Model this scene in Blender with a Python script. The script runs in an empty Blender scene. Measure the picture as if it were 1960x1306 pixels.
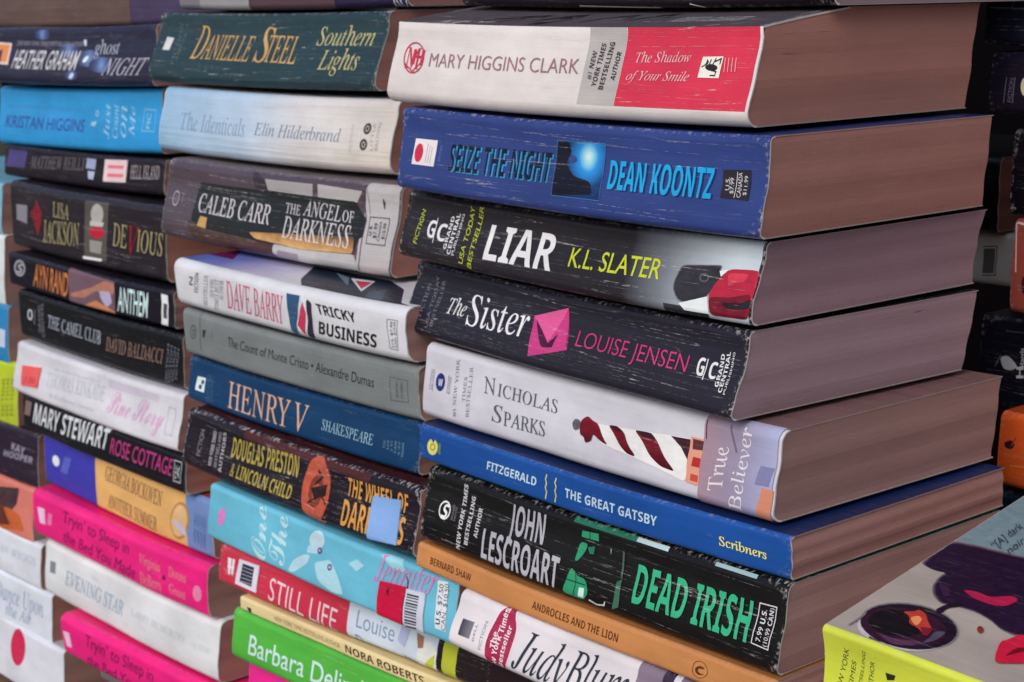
import bpy, bmesh, math, random
import numpy as np
from mathutils import Vector, Matrix, Euler
from mathutils.geometry import tessellate_polygon
# ---------- camera, world, light, exposure
CAM_F=3169.17; CAM_PITCH=0.202869; CAM_HEAD=0.888922; CAM_ROLL=-0.018206

ZC=1.20            # camera height above the ground
sc=bpy.context.scene
COL=sc.collection
def link(o,parent=None):
    COL.objects.link(o)
    if parent: o.parent=parent
    return o
cd=bpy.data.cameras.new('camera'); cam=link(bpy.data.objects.new('camera',cd))
cd.sensor_width=36.0; cd.lens=CAM_F/1960*36.0; cd.clip_start=.01; cd.clip_end=100
fw=Vector((-math.sin(CAM_HEAD)*math.cos(CAM_PITCH),math.cos(CAM_HEAD)*math.cos(CAM_PITCH),-math.sin(CAM_PITCH)))
rt=Vector((math.cos(CAM_HEAD),math.sin(CAM_HEAD),0)); up=rt.cross(fw)
c_,s_=math.cos(CAM_ROLL),math.sin(CAM_ROLL); rt2=c_*rt+s_*up; up2=-s_*rt+c_*up
M=Matrix((rt2,up2,-fw)).transposed().to_4x4(); M.translation=(0,0,ZC); cam.matrix_world=M
cd.dof.use_dof=True; cd.dof.focus_distance=.47; cd.dof.aperture_fstop=38.0
sc.camera=cam
SUN_EL=math.radians(42); SUN_AZ=math.radians(166)   # compass style: direction the light comes from, measured from +Y clockwise
w=bpy.data.worlds.new('World'); sc.world=w; w.use_nodes=True
nt=w.node_tree; bg=nt.nodes['Background']; sky=nt.nodes.new('ShaderNodeTexSky'); sky.sky_type='NISHITA'; sky.sun_disc=False
sky.sun_elevation=SUN_EL; sky.sun_rotation=SUN_AZ; sky.air_density=1.0; sky.dust_density=3.0; sky.ozone_density=1.0
nt.links.new(sky.outputs[0],bg.inputs[0]); bg.inputs[1].default_value=.13
sd=bpy.data.lights.new('sun','SUN'); sd.energy=.92; sd.angle=math.radians(45); sd.color=(1,.975,.95)
sun=link(bpy.data.objects.new('sun',sd))
sdir=Vector((math.sin(SUN_AZ)*math.cos(SUN_EL),math.cos(SUN_AZ)*math.cos(SUN_EL),math.sin(SUN_EL)))
sun.rotation_euler=sdir.to_track_quat('Z','Y').to_euler(); sun.location=(0,0,3)
sc.view_settings.view_transform='Standard'; sc.view_settings.look='None'; sc.view_settings.exposure=.15; sc.view_settings.gamma=1
sc.view_settings.use_curve_mapping=False
try:
    sc.cycles.use_denoising=True; sc.cycles.max_bounces=6; sc.cycles.glossy_bounces=3; sc.cycles.sample_clamp_indirect=4
except Exception: pass
# ---------- materials
ALB=.86     # printed colour (sRGB, as seen under the photo's light) -> reflectance
def lin1(c):
    c/=255.; return c/12.92 if c<=.04045 else ((c+.055)/1.055)**2.4
def alb(c,k=1.0): return tuple(min(.82,max(.004,(lin1(v)*1.10-.008)*k)) for v in c)+(1,)
def N(nt,t,**kw):
    n=nt.nodes.new(t)
    for k,v in kw.items():
        if k=='ins':
            for i,x in v.items(): n.inputs[i].default_value=x
        else: setattr(n,k,v)
    return n
def mth(nt,op,a,b=None,clamp=False):
    n=N(nt,'ShaderNodeMath',operation=op,use_clamp=clamp)
    for i,x in enumerate((a,b)):
        if x is None: continue
        if isinstance(x,(int,float)): n.inputs[i].default_value=x
        else: nt.links.new(x,n.inputs[i])
    return n.outputs[0]
def mapr(nt,v,a,b,c=0,d=1,smooth=False):
    n=N(nt,'ShaderNodeMapRange',ins={1:a,2:b,3:c,4:d}); n.interpolation_type='SMOOTHSTEP' if smooth else 'LINEAR'
    nt.links.new(v,n.inputs[0]); return n.outputs[0]
def scaled_noise(nt,vec,sx,sy,sz,detail=2,rough=.5):
    m=N(nt,'ShaderNodeVectorMath',operation='MULTIPLY'); nt.links.new(vec,m.inputs[0]); m.inputs[1].default_value=(sx,sy,sz)
    n=N(nt,'ShaderNodeTexNoise',ins={'Scale':1.0,'Detail':detail,'Roughness':rough}); nt.links.new(m.outputs[0],n.inputs['Vector'])
    return n.outputs['Fac']
def make_print_group():
    g=bpy.data.node_groups.new('worn_print','ShaderNodeTree')
    I=g.interface
    for nm,ty in (('Color','NodeSocketColor'),('Wear','NodeSocketFloat'),('Gloss','NodeSocketFloat'),('Mottle','NodeSocketFloat'),('Lines','NodeSocketFloat')): I.new_socket(name=nm,in_out='INPUT',socket_type=ty)
    I.new_socket(name='BSDF',in_out='OUTPUT',socket_type='NodeSocketShader')
    gi=g.nodes.new('NodeGroupInput'); go=g.nodes.new('NodeGroupOutput')
    at=N(g,'ShaderNodeAttribute',attribute_name='suv'); sd_=N(g,'ShaderNodeAttribute',attribute_name='seed')
    cb=N(g,'ShaderNodeCombineXYZ'); g.links.new(sd_.outputs['Fac'],cb.inputs[0]); g.links.new(sd_.outputs['Fac'],cb.inputs[1])
    sp=N(g,'ShaderNodeSeparateXYZ'); g.links.new(at.outputs['Vector'],sp.inputs[0])
    c2=N(g,'ShaderNodeCombineXYZ'); g.links.new(sp.outputs[0],c2.inputs[0]); g.links.new(sp.outputs[1],c2.inputs[1]); g.links.new(mth(g,'MULTIPLY',sd_.outputs['Fac'],7.3),c2.inputs[2])
    ad=N(g,'ShaderNodeVectorMath',operation='ADD'); g.links.new(c2.outputs[0],ad.inputs[0]); g.links.new(cb.outputs[0],ad.inputs[1])
    P=ad.outputs[0]; edge=sp.outputs[2]
    # long reading creases: contour lines of a noise stretched along the spine
    n1=scaled_noise(g,P,.006,.34,1,1,.4)
    # multiply -> fract to obtain several contour levels
    fr=mth(g,'FRACT',mth(g,'MULTIPLY',n1,gi.outputs['Lines'])); d=mth(g,'ABSOLUTE',mth(g,'SUBTRACT',fr,.5))
    line=mapr(g,d,.06,.02,0,1)
    nb=scaled_noise(g,P,.30,1.6,1,4,.75)
    brk=mapr(g,nb,.47,.62,0,1)
    ng=scaled_noise(g,P,.035,.12,1,1,.5); reg=mapr(g,ng,.38,.60,.15,1)
    creases=mth(g,'MULTIPLY',mth(g,'MULTIPLY',line,brk),reg)
    creases=mth(g,'MULTIPLY',creases,mapr(g,edge,1.5,3.5,0,1))
    # specks
    ns=scaled_noise(g,P,1.1,1.5,1,2,.6); specks=mth(g,'MULTIPLY',mapr(g,ns,.78,.82,0,1),.5)
    # rubbed edges
    ne=scaled_noise(g,P,.8,.8,1,3,.7); rub=mth(g,'MULTIPLY',mapr(g,edge,.05,1.1,1,0),mapr(g,ne,.52,.66,0,1))
    m=mth(g,'MAXIMUM',mth(g,'MAXIMUM',creases,specks),rub)
    m=mth(g,'MULTIPLY',m,gi.outputs['Wear'],clamp=True)
    m=mth(g,'MULTIPLY',m,.66)
    # slight fading / handling dirt
    nf=scaled_noise(g,P,.03,.05,1,4,.6); v=mth(g,'ADD',mapr(g,nf,.3,.7,.86,1.1),mth(g,'MULTIPLY',gi.outputs['Mottle'],mth(g,'SUBTRACT',mapr(g,scaled_noise(g,P,.28,.5,1,5,.65),.3,.7,0,1.0),.5)))
    hs=N(g,'ShaderNodeHueSaturation'); g.links.new(gi.outputs['Color'],hs.inputs['Color']); g.links.new(v,hs.inputs['Value'])
    mx=N(g,'ShaderNodeMix',data_type='RGBA'); mx.inputs[7].default_value=(.56,.54,.53,1)
    g.links.new(m,mx.inputs[0]); g.links.new(hs.outputs[0],mx.inputs[6])
    b=N(g,'ShaderNodeBsdfPrincipled'); b.inputs['Specular IOR Level'].default_value=.26
    g.links.new(mx.outputs[2],b.inputs['Base Color'])
    nr=scaled_noise(g,P,.05,.4,1,3,.6)
    ro=mth(g,'SUBTRACT',mth(g,'ADD',mapr(g,nr,.3,.7,.30,.46),mth(g,'MULTIPLY',m,.3)),mth(g,'MULTIPLY',gi.outputs['Gloss'],.18))
    g.links.new(ro,b.inputs['Roughness']); b.inputs['IOR'].default_value=1.5
    g.links.new(gi.outputs['Gloss'],b.inputs['Coat Weight']); b.inputs['Coat Roughness'].default_value=.16
    # bump: creases + soft ripples along the spine
    rip=scaled_noise(g,P,.018,.55,1,2,.5)
    fine=scaled_noise(g,P,1.3,1.3,1,2,.5)
    wrap=scaled_noise(g,P,.05,.11,1,1,.5)
    hgt=mth(g,'ADD',mth(g,'ADD',mth(g,'MULTIPLY',rip,mth(g,'ADD',mth(g,'MULTIPLY',gi.outputs['Gloss'],.9),.28)),mth(g,'MULTIPLY',wrap,1.6)),mth(g,'SUBTRACT',mth(g,'MULTIPLY',fine,.08),mth(g,'MULTIPLY',line,mth(g,'MULTIPLY',gi.outputs['Wear'],.05))))
    bp=N(g,'ShaderNodeBump',ins={'Strength':.55,'Distance':.0006}); g.links.new(hgt,bp.inputs['Height']); g.links.new(bp.outputs[0],b.inputs['Normal']); g.links.new(bp.outputs[0],b.inputs['Coat Normal'])
    g.links.new(b.outputs[0],go.inputs[0])
    return g
PG=make_print_group()
_mc={}
def print_mat(spec,wear,gloss,Lm,Tm):
    heavy=wear>1.9
    mot=0.0
    if isinstance(spec,tuple) and spec and spec[0]=='mot' and isinstance(spec[1],list): spec=spec[1]; mot=.5
    elif isinstance(spec,tuple) and spec and spec[0]=='mot': spec=spec[1]; lum=.3*lin1(spec[0])+.59*lin1(spec[1])+.11*lin1(spec[2]); mot=.75 if lum<.12 else (.3 if lum<.35 else .1)
    key=(repr(spec),round(wear,2),gloss,mot) if not isinstance(spec,list) else (repr(spec),round(wear,2),gloss,Lm,Tm)
    if key in _mc: return _mc[key]
    m=bpy.data.materials.new('printed_card'); m.use_nodes=True; nt=m.node_tree; nt.nodes.clear()
    out=nt.nodes.new('ShaderNodeOutputMaterial'); g=nt.nodes.new('ShaderNodeGroup'); g.node_tree=PG
    g.inputs['Wear'].default_value=wear; g.inputs['Gloss'].default_value=gloss; g.inputs['Mottle'].default_value=mot; g.inputs['Lines'].default_value=13.0 if heavy else (8.5 if wear>=1.2 else 5.0)
    nt.links.new(g.outputs[0],out.inputs[0])
    if isinstance(spec,list):
        at=N(nt,'ShaderNodeAttribute',attribute_name='suv'); sp=N(nt,'ShaderNodeSeparateXYZ'); nt.links.new(at.outputs['Vector'],sp.inputs[0])
        if spec[0]=='lin':
            i=0 if spec[1]=='u' else 1; sc_=Lm if i==0 else Tm
            f=mapr(nt,sp.outputs[i],spec[2]*sc_,spec[3]*sc_)
        else:
            dx=mth(nt,'SUBTRACT',sp.outputs[0],spec[1]*Lm); dy=mth(nt,'SUBTRACT',sp.outputs[1],spec[2]*Tm)
            f=mth(nt,'DIVIDE',mth(nt,'SQRT',mth(nt,'ADD',mth(nt,'MULTIPLY',dx,dx),mth(nt,'MULTIPLY',dy,dy))),spec[3])
        cr=N(nt,'ShaderNodeValToRGB'); nt.links.new(f,cr.inputs[0]); e=cr.color_ramp.elements
        st=spec[4]; e[0].position=st[0][0]; e[0].color=alb(st[0][1]); e[1].position=st[-1][0]; e[1].color=alb(st[-1][1])
        for p,c in st[1:-1]: x=e.new(p); x.color=alb(c)
        nt.links.new(cr.outputs[0],g.inputs['Color'])
    else: g.inputs['Color'].default_value=alb(spec)
    _mc[key]=m; return m
def simple(name,col,rough=.8,spec=.1):
    m=bpy.data.materials.new(name); m.use_nodes=True; b=m.node_tree.nodes['Principled BSDF']; b.inputs['Base Color'].default_value=col+(1,); b.inputs['Roughness'].default_value=rough; b.inputs['Specular IOR Level'].default_value=spec; return m
CUT=simple('cut_card_edge',(.66,.61,.58),.9)
CUTC=simple('cut_cover_edge',(.40,.31,.28),.9)
INNER=simple('inner_card',(.5,.46,.42),.9)
def page_mat(kind):
    cols=[((.355,.178,.148),(.43,.222,.184)),((.285,.178,.205),(.335,.212,.24)),((.34,.24,.2),(.40,.29,.24))][kind]
    m=bpy.data.materials.new('page_edges'); m.use_nodes=True; nt=m.node_tree; b=nt.nodes['Principled BSDF']; b.inputs['Roughness'].default_value=.85
    at=N(nt,'ShaderNodeAttribute',attribute_name='suv'); sd_=N(nt,'ShaderNodeAttribute',attribute_name='seed')
    cb=N(nt,'ShaderNodeCombineXYZ'); nt.links.new(sd_.outputs['Fac'],cb.inputs[0]); nt.links.new(sd_.outputs['Fac'],cb.inputs[2])
    ad=N(nt,'ShaderNodeVectorMath',operation='ADD'); nt.links.new(at.outputs['Vector'],ad.inputs[0]); nt.links.new(cb.outputs[0],ad.inputs[1]); P=ad.outputs[0]
    # suv: x along the edge, y through the thickness (mm)
    big=scaled_noise(nt,P,.03,.12,1,3,.6); lines=scaled_noise(nt,P,.03,3.2,1,3,.75); fine=scaled_noise(nt,P,2.5,7,1,2,.6); dots=scaled_noise(nt,P,1.6,1.9,1,2,.6)
    f=mth(nt,'ADD',mth(nt,'MULTIPLY',big,.55),mth(nt,'ADD',mth(nt,'MULTIPLY',lines,.32),mth(nt,'MULTIPLY',fine,.38)))
    mx=N(nt,'ShaderNodeMix',data_type='RGBA'); mx.inputs[6].default_value=cols[0]+(1,); mx.inputs[7].default_value=cols[1]+(1,)
    nt.links.new(mapr(nt,f,.40,.85),mx.inputs[0])
    # signatures: darker gaps between some pages
    gap=mth(nt,'MULTIPLY',mapr(nt,scaled_noise(nt,P,.02,1.3,1,1,.3),.735,.76,0,.8),mapr(nt,scaled_noise(nt,P,.07,.4,1,1,.5),.5,.62,0,.75))
    m2=N(nt,'ShaderNodeMix',data_type='RGBA'); nt.links.new(gap,m2.inputs[0]); nt.links.new(mx.outputs[2],m2.inputs[6]); m2.inputs[7].default_value=(.05,.025,.02,1)
    m3=N(nt,'ShaderNodeMix',data_type='RGBA'); nt.links.new(mapr(nt,dots,.62,.74,0,.35),m3.inputs[0]); nt.links.new(m2.outputs[2],m3.inputs[6]); m3.inputs[7].default_value=(.12,.07,.06,1)
    hs=N(nt,'ShaderNodeHueSaturation'); fr=mth(nt,'FRACT',mth(nt,'MULTIPLY',sd_.outputs['Fac'],3.71)); nt.links.new(mapr(nt,fr,0,1,.90,1.12),hs.inputs['Value']); nt.links.new(mapr(nt,mth(nt,'FRACT',mth(nt,'MULTIPLY',sd_.outputs['Fac'],1.37)),0,1,.8,1.15),hs.inputs['Saturation']); nt.links.new(m3.outputs[2],hs.inputs['Color']); nt.links.new(hs.outputs[0],b.inputs['Base Color'])
    h=mth(nt,'ADD',mth(nt,'MULTIPLY',lines,.6),mth(nt,'ADD',mth(nt,'MULTIPLY',fine,.6),mth(nt,'MULTIPLY',big,.15)))
    bp=N(nt,'ShaderNodeBump',ins={'Strength':.4,'Distance':.0003}); nt.links.new(h,bp.inputs['Height']); nt.links.new(bp.outputs[0],b.inputs['Normal'])
    return m
PAGES=[page_mat(i) for i in range(3)]
# ---------- lettering
SERIF={'R':(0x1D434,0x1D44E,None),'RI':(0x1D434,0x1D44E,None),'S':(65,97,None),'SI':(65,97,None),'SB':(0x1D5D4,0x1D5EE,None),'SBI':(0x1D5D4,0x1D5EE,None),'script':(0x1D4D0,0x1D4EA,None)}
SHEAR={'R':-.27,'SI':.22,'SBI':.2}
_tc={}
def uni(s,style):
    U_,l_,d_=SERIF[style]; o=''
    for ch in s:
        if 'A'<=ch<='Z': o+=chr(U_+ord(ch)-65)
        elif 'a'<=ch<='z': o+='\u210e' if (ch=='h' and style in('R','RI')) else chr(l_+ord(ch)-97)
        elif '0'<=ch<='9' and d_: o+=chr(d_+ord(ch)-48)
        else: o+=ch
    return o
def set_type(keys):
    """all lettering of one style is set as the lines of one text object, then taken apart line by line;
    every line is normalised to baseline 0, cap top 1, width 0..1"""
    by={}
    for k in keys: by.setdefault(k[1:],[]).append(k)
    for (style,off),ks in by.items():
        cu=bpy.data.curves.new('lettering','FONT'); cu.body='\n'.join(uni(k[0],style) for k in ks); cu.size=1; cu.offset=off; cu.resolution_u=4; cu.space_line=4
        ob=bpy.data.objects.new('lettering',cu); COL.objects.link(ob)
        dg=bpy.context.evaluated_depsgraph_get(); me=bpy.data.meshes.new_from_object(ob.evaluated_get(dg))
        me.calc_loop_triangles(); co=np.empty(len(me.vertices)*3,np.float32); me.vertices.foreach_get('co',co); co=co.reshape(-1,3)
        tri=np.empty(len(me.loop_triangles)*3,np.int32); me.loop_triangles.foreach_get('vertices',tri); tri=tri.reshape(-1,3)
        bpy.data.objects.remove(ob); bpy.data.meshes.remove(me); bpy.data.curves.remove(cu)
        line=np.round(-(co[:,1]-.3)/4.0).astype(int); tl=line[tri[:,0]]
        for n,k in enumerate(ks):
            ids=np.where(line==n)[0]; mp=-np.ones(len(co),int); mp[ids]=np.arange(len(ids))
            P=co[ids,:2].astype(float); P[:,1]+=4.0*n
            P[:,0]+=SHEAR.get(style,0)*P[:,1]
            x0,x1,y1=P[:,0].min(),P[:,0].max(),P[:,1].max()
            P[:,0]=(P[:,0]-x0)/(x1-x0); P[:,1]/=y1
            _tc[k]=([tuple(p) for p in P],[tuple(t) for t in mp[tri[tl==n]]])
# ---------- book builder
CARD=.00055
class Shape:
    """outer surface of one book: local x = -L..0 along the spine, -y outwards, z up"""
    def __init__(s,B,rng):
        s.L=B['L']/1000; s.T=B['T']/1000-.00025; s.W=B['W']/1000; s.lean=B['lean']/1000; s.r=min(B['r']*1.5/1000,s.T*.36); s.bulge=B['bulge']/1000
        s.rise=B['rise']/1000; s.rd=B['rd']/1000
        n=9; a=[.5*(1-math.cos(math.pi*i/(2*n))) for i in range(n+1)]  # dense near 0
        e=[x/a[-1]*s.r/s.T for x in a]
        mid=list(np.linspace(s.r/s.T,1-s.r/s.T,9))[1:-1]
        if s.rise>0: 
            v0=1-(s.rise)/s.T
            mid=list(np.linspace(s.r/s.T,v0,9))[1:]; te=[v0+(1-v0)*(1-(1-k/9)**1.6) for k in range(1,10)]
            s.vg=e+mid+te
        else: s.vg=e+mid+[1-x for x in reversed(e)]
        s.vg=sorted(set(round(x,6) for x in s.vg))
        s.ug=list(np.linspace(0,1,17))
        p=[rng.uniform(0,6.28) for _ in range(5)]; A=.00050; s.sag=rng.uniform(.0009,.0011)
        s.wav=[A*(math.sin(u*4.1+p[0])+.6*math.sin(u*9.7+p[1])+.2*math.sin(u*17+p[2])) for u in s.ug]
        s.yv=[s.yo(v) for v in s.vg]
        # end-on outline wobble of the trimmed edge (x shift as function of v)
        s.xe=[.00035*math.sin(v*5+p[3])+.00018*math.sin(v*17+p[4]) for v in s.vg]
    def dz(s,u): return np.interp(u,s.ug,[-.0010*4*x*(1-x) for x in s.ug])
    def base(s,v):
        q=min(1,(1-v)/(1-s.r/s.T))
        return s.lean*(q**1.5)+s.bulge*4*v*(1-v)-s.lean*.10*math.sin(q*math.pi*2)
    def yo(s,v):
        d=v*s.T; dt=(1-v)*s.T; sh=0
        if d<s.r: sh=s.r-math.sqrt(max(0,s.r**2-(s.r-d)**2))
        if s.rise>0:
            if dt<s.rise: 
                q=1-dt/s.rise; sh+=s.rd*(q**1.15)
                if q<.25: sh+=0
        elif dt<s.r: sh=s.r-math.sqrt(max(0,s.r**2-(s.r-dt)**2))
        return s.base(v)-sh
    def spine(s,u,v,h=0.0):
        v=min(1,max(0,v)); u=min(1,max(0,u))
        y=np.interp(v,s.vg,s.yv); w=np.interp(u,s.ug,s.wav); xe=np.interp(v,s.vg,s.xe)
        dv=.004; v1,v2=max(0,v-dv),min(1,v+dv)
        ty=-(np.interp(v2,s.vg,s.yv)-np.interp(v1,s.vg,s.yv)); tz=(v2-v1)*s.T; l=math.hypot(ty,tz)+1e-12
        ny,nz=-tz/l,ty/l
        return Vector((-s.L+u*s.L+xe*u,-y-w+ny*h,v*s.T+nz*h+s.dz(u)))
    def spine_many(s,u,v,h):
        u=np.clip(u,0,1); v=np.clip(v,0,1)
        y=np.interp(v,s.vg,s.yv); w=np.interp(u,s.ug,s.wav); xe=np.interp(v,s.vg,s.xe); dv=.004
        v1=np.maximum(0,v-dv); v2=np.minimum(1,v+dv)
        ty=-(np.interp(v2,s.vg,s.yv)-np.interp(v1,s.vg,s.yv)); tz=(v2-v1)*s.T; l=np.hypot(ty,tz)+1e-12
        return np.stack([-s.L+u*s.L+xe*u,-y-w-tz/l*h,v*s.T+ty/l*h+s.dz(u)],1)
    def top_many(s,u,w_,h):
        y0=-s.yv[-1]; return np.stack([-s.L+u*s.L+s.xe[-1]*u,np.maximum(w_*s.W,y0)-np.interp(u,s.ug,s.wav),s.T+h+s.dz(u)],1)
    def top(s,u,w_,h=0.0):
        y0=-s.yv[-1]; 
        w0=np.interp(u,s.ug,s.wav)
        y=y0+(s.W-y0)*w_ if w_<0 else None
        yy=w_*s.W
        return Vector((-s.L+u*s.L+s.xe[-1]*u,max(yy,y0)-w0,s.T+h+s.dz(u)))
def set_attrs(me,suv,seed):
    a=me.attributes.new('suv','FLOAT_VECTOR','POINT'); a.data.foreach_set('vector',[c for v in suv for c in v])
    b=me.attributes.new('seed','FLOAT','POINT'); b.data.foreach_set('value',[seed]*len(suv))
def sheet(S,pts_outer,pts_inner,nu,nv,suvf,name,mats,parent,seed,extra=None,smooth=True):
    """closed card sheet from two point grids"""
    V=[];UV=[];Fc=[];MI=[]
    def add(g,fl,mi):
        b=len(V)
        for i in range(nu):
            for j in range(nv): V.append(g[i][j]); UV.append(suvf(i,j))
        for i in range(nu-1):
            for j in range(nv-1):
                q=[b+i*nv+j,b+(i+1)*nv+j,b+(i+1)*nv+j+1,b+i*nv+j+1]
                Fc.append(q if fl else q[::-1]); MI.append(mi)
        return b
    a=add(pts_outer,True,0); c=add(pts_inner,False,1)
    ring=[(i,0) for i in range(nu)]+[(nu-1,j) for j in range(1,nv)]+[(i,nv-1) for i in range(nu-2,-1,-1)]+[(0,j) for j in range(nv-2,0,-1)]
    nb=len(V)
    for (i,j) in ring: V.append(pts_outer[i][j]); UV.append(suvf(i,j)); V.append(pts_inner[i][j]); UV.append(suvf(i,j))
    n=len(ring)
    for k in range(n):
        k2=(k+1)%n; Fc.append([nb+2*k2,nb+2*k,nb+2*k+1,nb+2*k2+1]); MI.append(2)
    if extra:
        ev,euv,ef,em=extra; b=len(V); V+=ev; UV+=euv; Fc+=[[b+i for i in f] for f in ef]; MI+=[m for m in em]
    me=bpy.data.meshes.new(name); me.from_pydata([tuple(v) for v in V],[],Fc)
    for m in mats: me.materials.append(m)
    me.polygons.foreach_set('material_index',MI); me.polygons.foreach_set('use_smooth',[mi==0 or mi==1 for mi in MI])
    set_attrs(me,UV,seed); me.update()
    return link(bpy.data.objects.new(name,me),parent)
def poly2d(pts):
    t=tessellate_polygon([[Vector((p[0],p[1],0)) for p in pts]]); return pts,[tuple(x) for x in t]
def ribbon(pts,w,sx,sy):
    """flat line of width w (mm) through uv points; sx, sy = mm per unit"""
    P=[Vector((p[0]*sx,p[1]*sy)) for p in pts]; n=len(P); cl=(P[0]-P[-1]).length<1e-6; L_=[];R_=[]
    for i in range(n):
        if cl: a=P[(i-1) if i>0 else n-2]; b=P[i+1 if i<n-1 else 1]
        else: a=P[max(0,i-1)]; b=P[min(n-1,i+1)]
        d1=(P[i]-a); d2=(b-P[i])
        d1=d1.normalized() if d1.length>1e-9 else d2.normalized(); d2=d2.normalized() if d2.length>1e-9 else d1
        t=(d1+d2).normalized() if (d1+d2).length>1e-6 else d1
        nn=Vector((-t.y,t.x)); k=1/max(.4,abs(nn.dot(Vector((-d1.y,d1.x)))))
        L_.append(P[i]+nn*w*.5*k); R_.append(P[i]-nn*w*.5*k)
    vs=[(p.x/sx,p.y/sy) for p in L_]+[(p.x/sx,p.y/sy) for p in R_]; tr=[]
    for i in range(n-1): tr+=[(i,i+1,n+i),(i+1,n+i+1,n+i)]
    return vs,tr
def decor(B,S,els,surf,hbase=.00006,step=.000012):
    """all printing of one surface as triangles, cut to the surface's facets and laid on it"""
    Lm,Tm=B['L'],(B['T'] if surf=='spine' else B['W'])
    mats=[];mk={};bm=bmesh.new(); lay=bm.faces.layers.int.new('k')
    for k,e in enumerate(els):
        ty=e[1]; keep=None
        if ty=='T':
            vs,tr=_tc[(e[2],e[3],e[6])]; col=e[4]; o=e[5]; ox,xx,tt=Vector(o[0:2]),Vector(o[2:4]),Vector(o[4:6])
            if e[3] in('RI','SI','SBI','script') : # the measured top-left corner includes the slant of the first letter
                pass
            vs=[tuple(ox+(xx-ox)*x+(tt-ox)*y) for x,y in vs]
        elif ty=='P':
            col=e[2]; p=e[3]; q=[(p[i],p[i+1]) for i in range(0,len(p),2)]
            if len(q)>4:
                for _ in range(2):      # printed pictures: soften the outline by corner cutting
                    r_=[]
                    for a,b in zip(q,q[1:]+q[:1]):
                        l_=math.hypot((a[0]-b[0])*Lm,(a[1]-b[1])*Tm)+1e-9; t_=min(.2,1.1/l_)
                        r_+=[(a[0]*(1-t_)+b[0]*t_,a[1]*(1-t_)+b[1]*t_),(a[0]*t_+b[0]*(1-t_),a[1]*t_+b[1]*(1-t_))]
                    q=r_
                col=('mot',col)
            vs,tr=poly2d(q)
        elif ty=='E':
            col=e[2] if (isinstance(e[2],list) or e[4]) else ('mot',e[2]); p=e[3]; c=Vector(p[0:2]); a=Vector(p[2:4])-c; b=Vector(p[4:6])-c; n=28; w_=e[4]
            o=[c+a*math.cos(t)+b*math.sin(t) for t in [2*math.pi*i/n for i in range(n)]]
            if w_:
                i_=[c+(a*math.cos(t)+b*math.sin(t))*(1-w_) for t in [2*math.pi*i/n for i in range(n)]]
                vs=[tuple(v) for v in o+i_]; tr=[]
                for i in range(n): j=(i+1)%n; tr+=[(i,j,n+i),(j,n+j,n+i)]
            else: vs,tr=poly2d([tuple(v) for v in o])
        else:
            col=e[2]; p=e[4]; vs,tr=ribbon([(p[i],p[i+1]) for i in range(0,len(p),2)],e[3],Lm,Tm)
        ck=repr(col)
        if ck not in mk: mk[ck]=len(mats); mats.append(col)
        bv=[bm.verts.new((v[0],v[1],k*1.0)) for v in vs]
        for t in tr:
            try: f=bm.faces.new([bv[i] for i in t]); f.material_index=mk[ck]; f[lay]=k
            except ValueError: pass
    if not bm.faces: bm.free(); return None
    lo=[min(v.co[i] for v in bm.verts) for i in (0,1)]; hi=[max(v.co[i] for v in bm.verts) for i in (0,1)]
    for co,no,ax in ((0.0015,-1,0),(.9985,1,0),(.0,-1,1),(1.0,1,1)):
        P=[0,0,0]; P[ax]=co; n_=[0,0,0]; n_[ax]=no
        bmesh.ops.bisect_plane(bm,geom=bm.verts[:]+bm.edges[:]+bm.faces[:],plane_co=P,plane_no=n_,clear_outer=True,dist=1e-7)
    for g,ax in ((S.ug,0),(S.vg if surf=='spine' else [],1)):
        for q in g:
            if lo[ax]<q<hi[ax] and 0.002<q<.9999:
                P=[0,0,0]; P[ax]=q; n_=[0,0,0]; n_[ax]=1
                bmesh.ops.bisect_plane(bm,geom=bm.verts[:]+bm.edges[:]+bm.faces[:],plane_co=P,plane_no=n_,dist=1e-7)
    if not bm.faces: bm.free(); return None
    for i,v in enumerate(bm.verts): v.index=i
    Q=np.array([v.co[:] for v in bm.verts]); u,w_,k=Q[:,0],Q[:,1],Q[:,2]; h=hbase+np.round(k)*step
    V=[Vector(p) for p in (S.spine_many(u,w_,h) if surf=='spine' else S.top_many(u,w_,h))]
    UV=[tuple(p) for p in np.stack([u*Lm,w_*Tm,np.minimum(np.minimum(w_*Tm,(1-w_)*Tm),np.minimum(u*Lm,(1-u)*Lm))],1)]
    Fs=[];MI=[]
    for f in bm.faces:
        ids=[v.index for v in f.verts]
        n=(V[ids[1]]-V[ids[0]]).cross(V[ids[2]]-V[ids[0]])
        want=Vector((0,-1,.05)) if surf=='spine' else Vector((0,0,1))
        if n.dot(want)<0: ids=ids[::-1]
        Fs.append(ids); MI.append(f.material_index)
    bm.free()
    return V,UV,Fs,MI,mats
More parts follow.
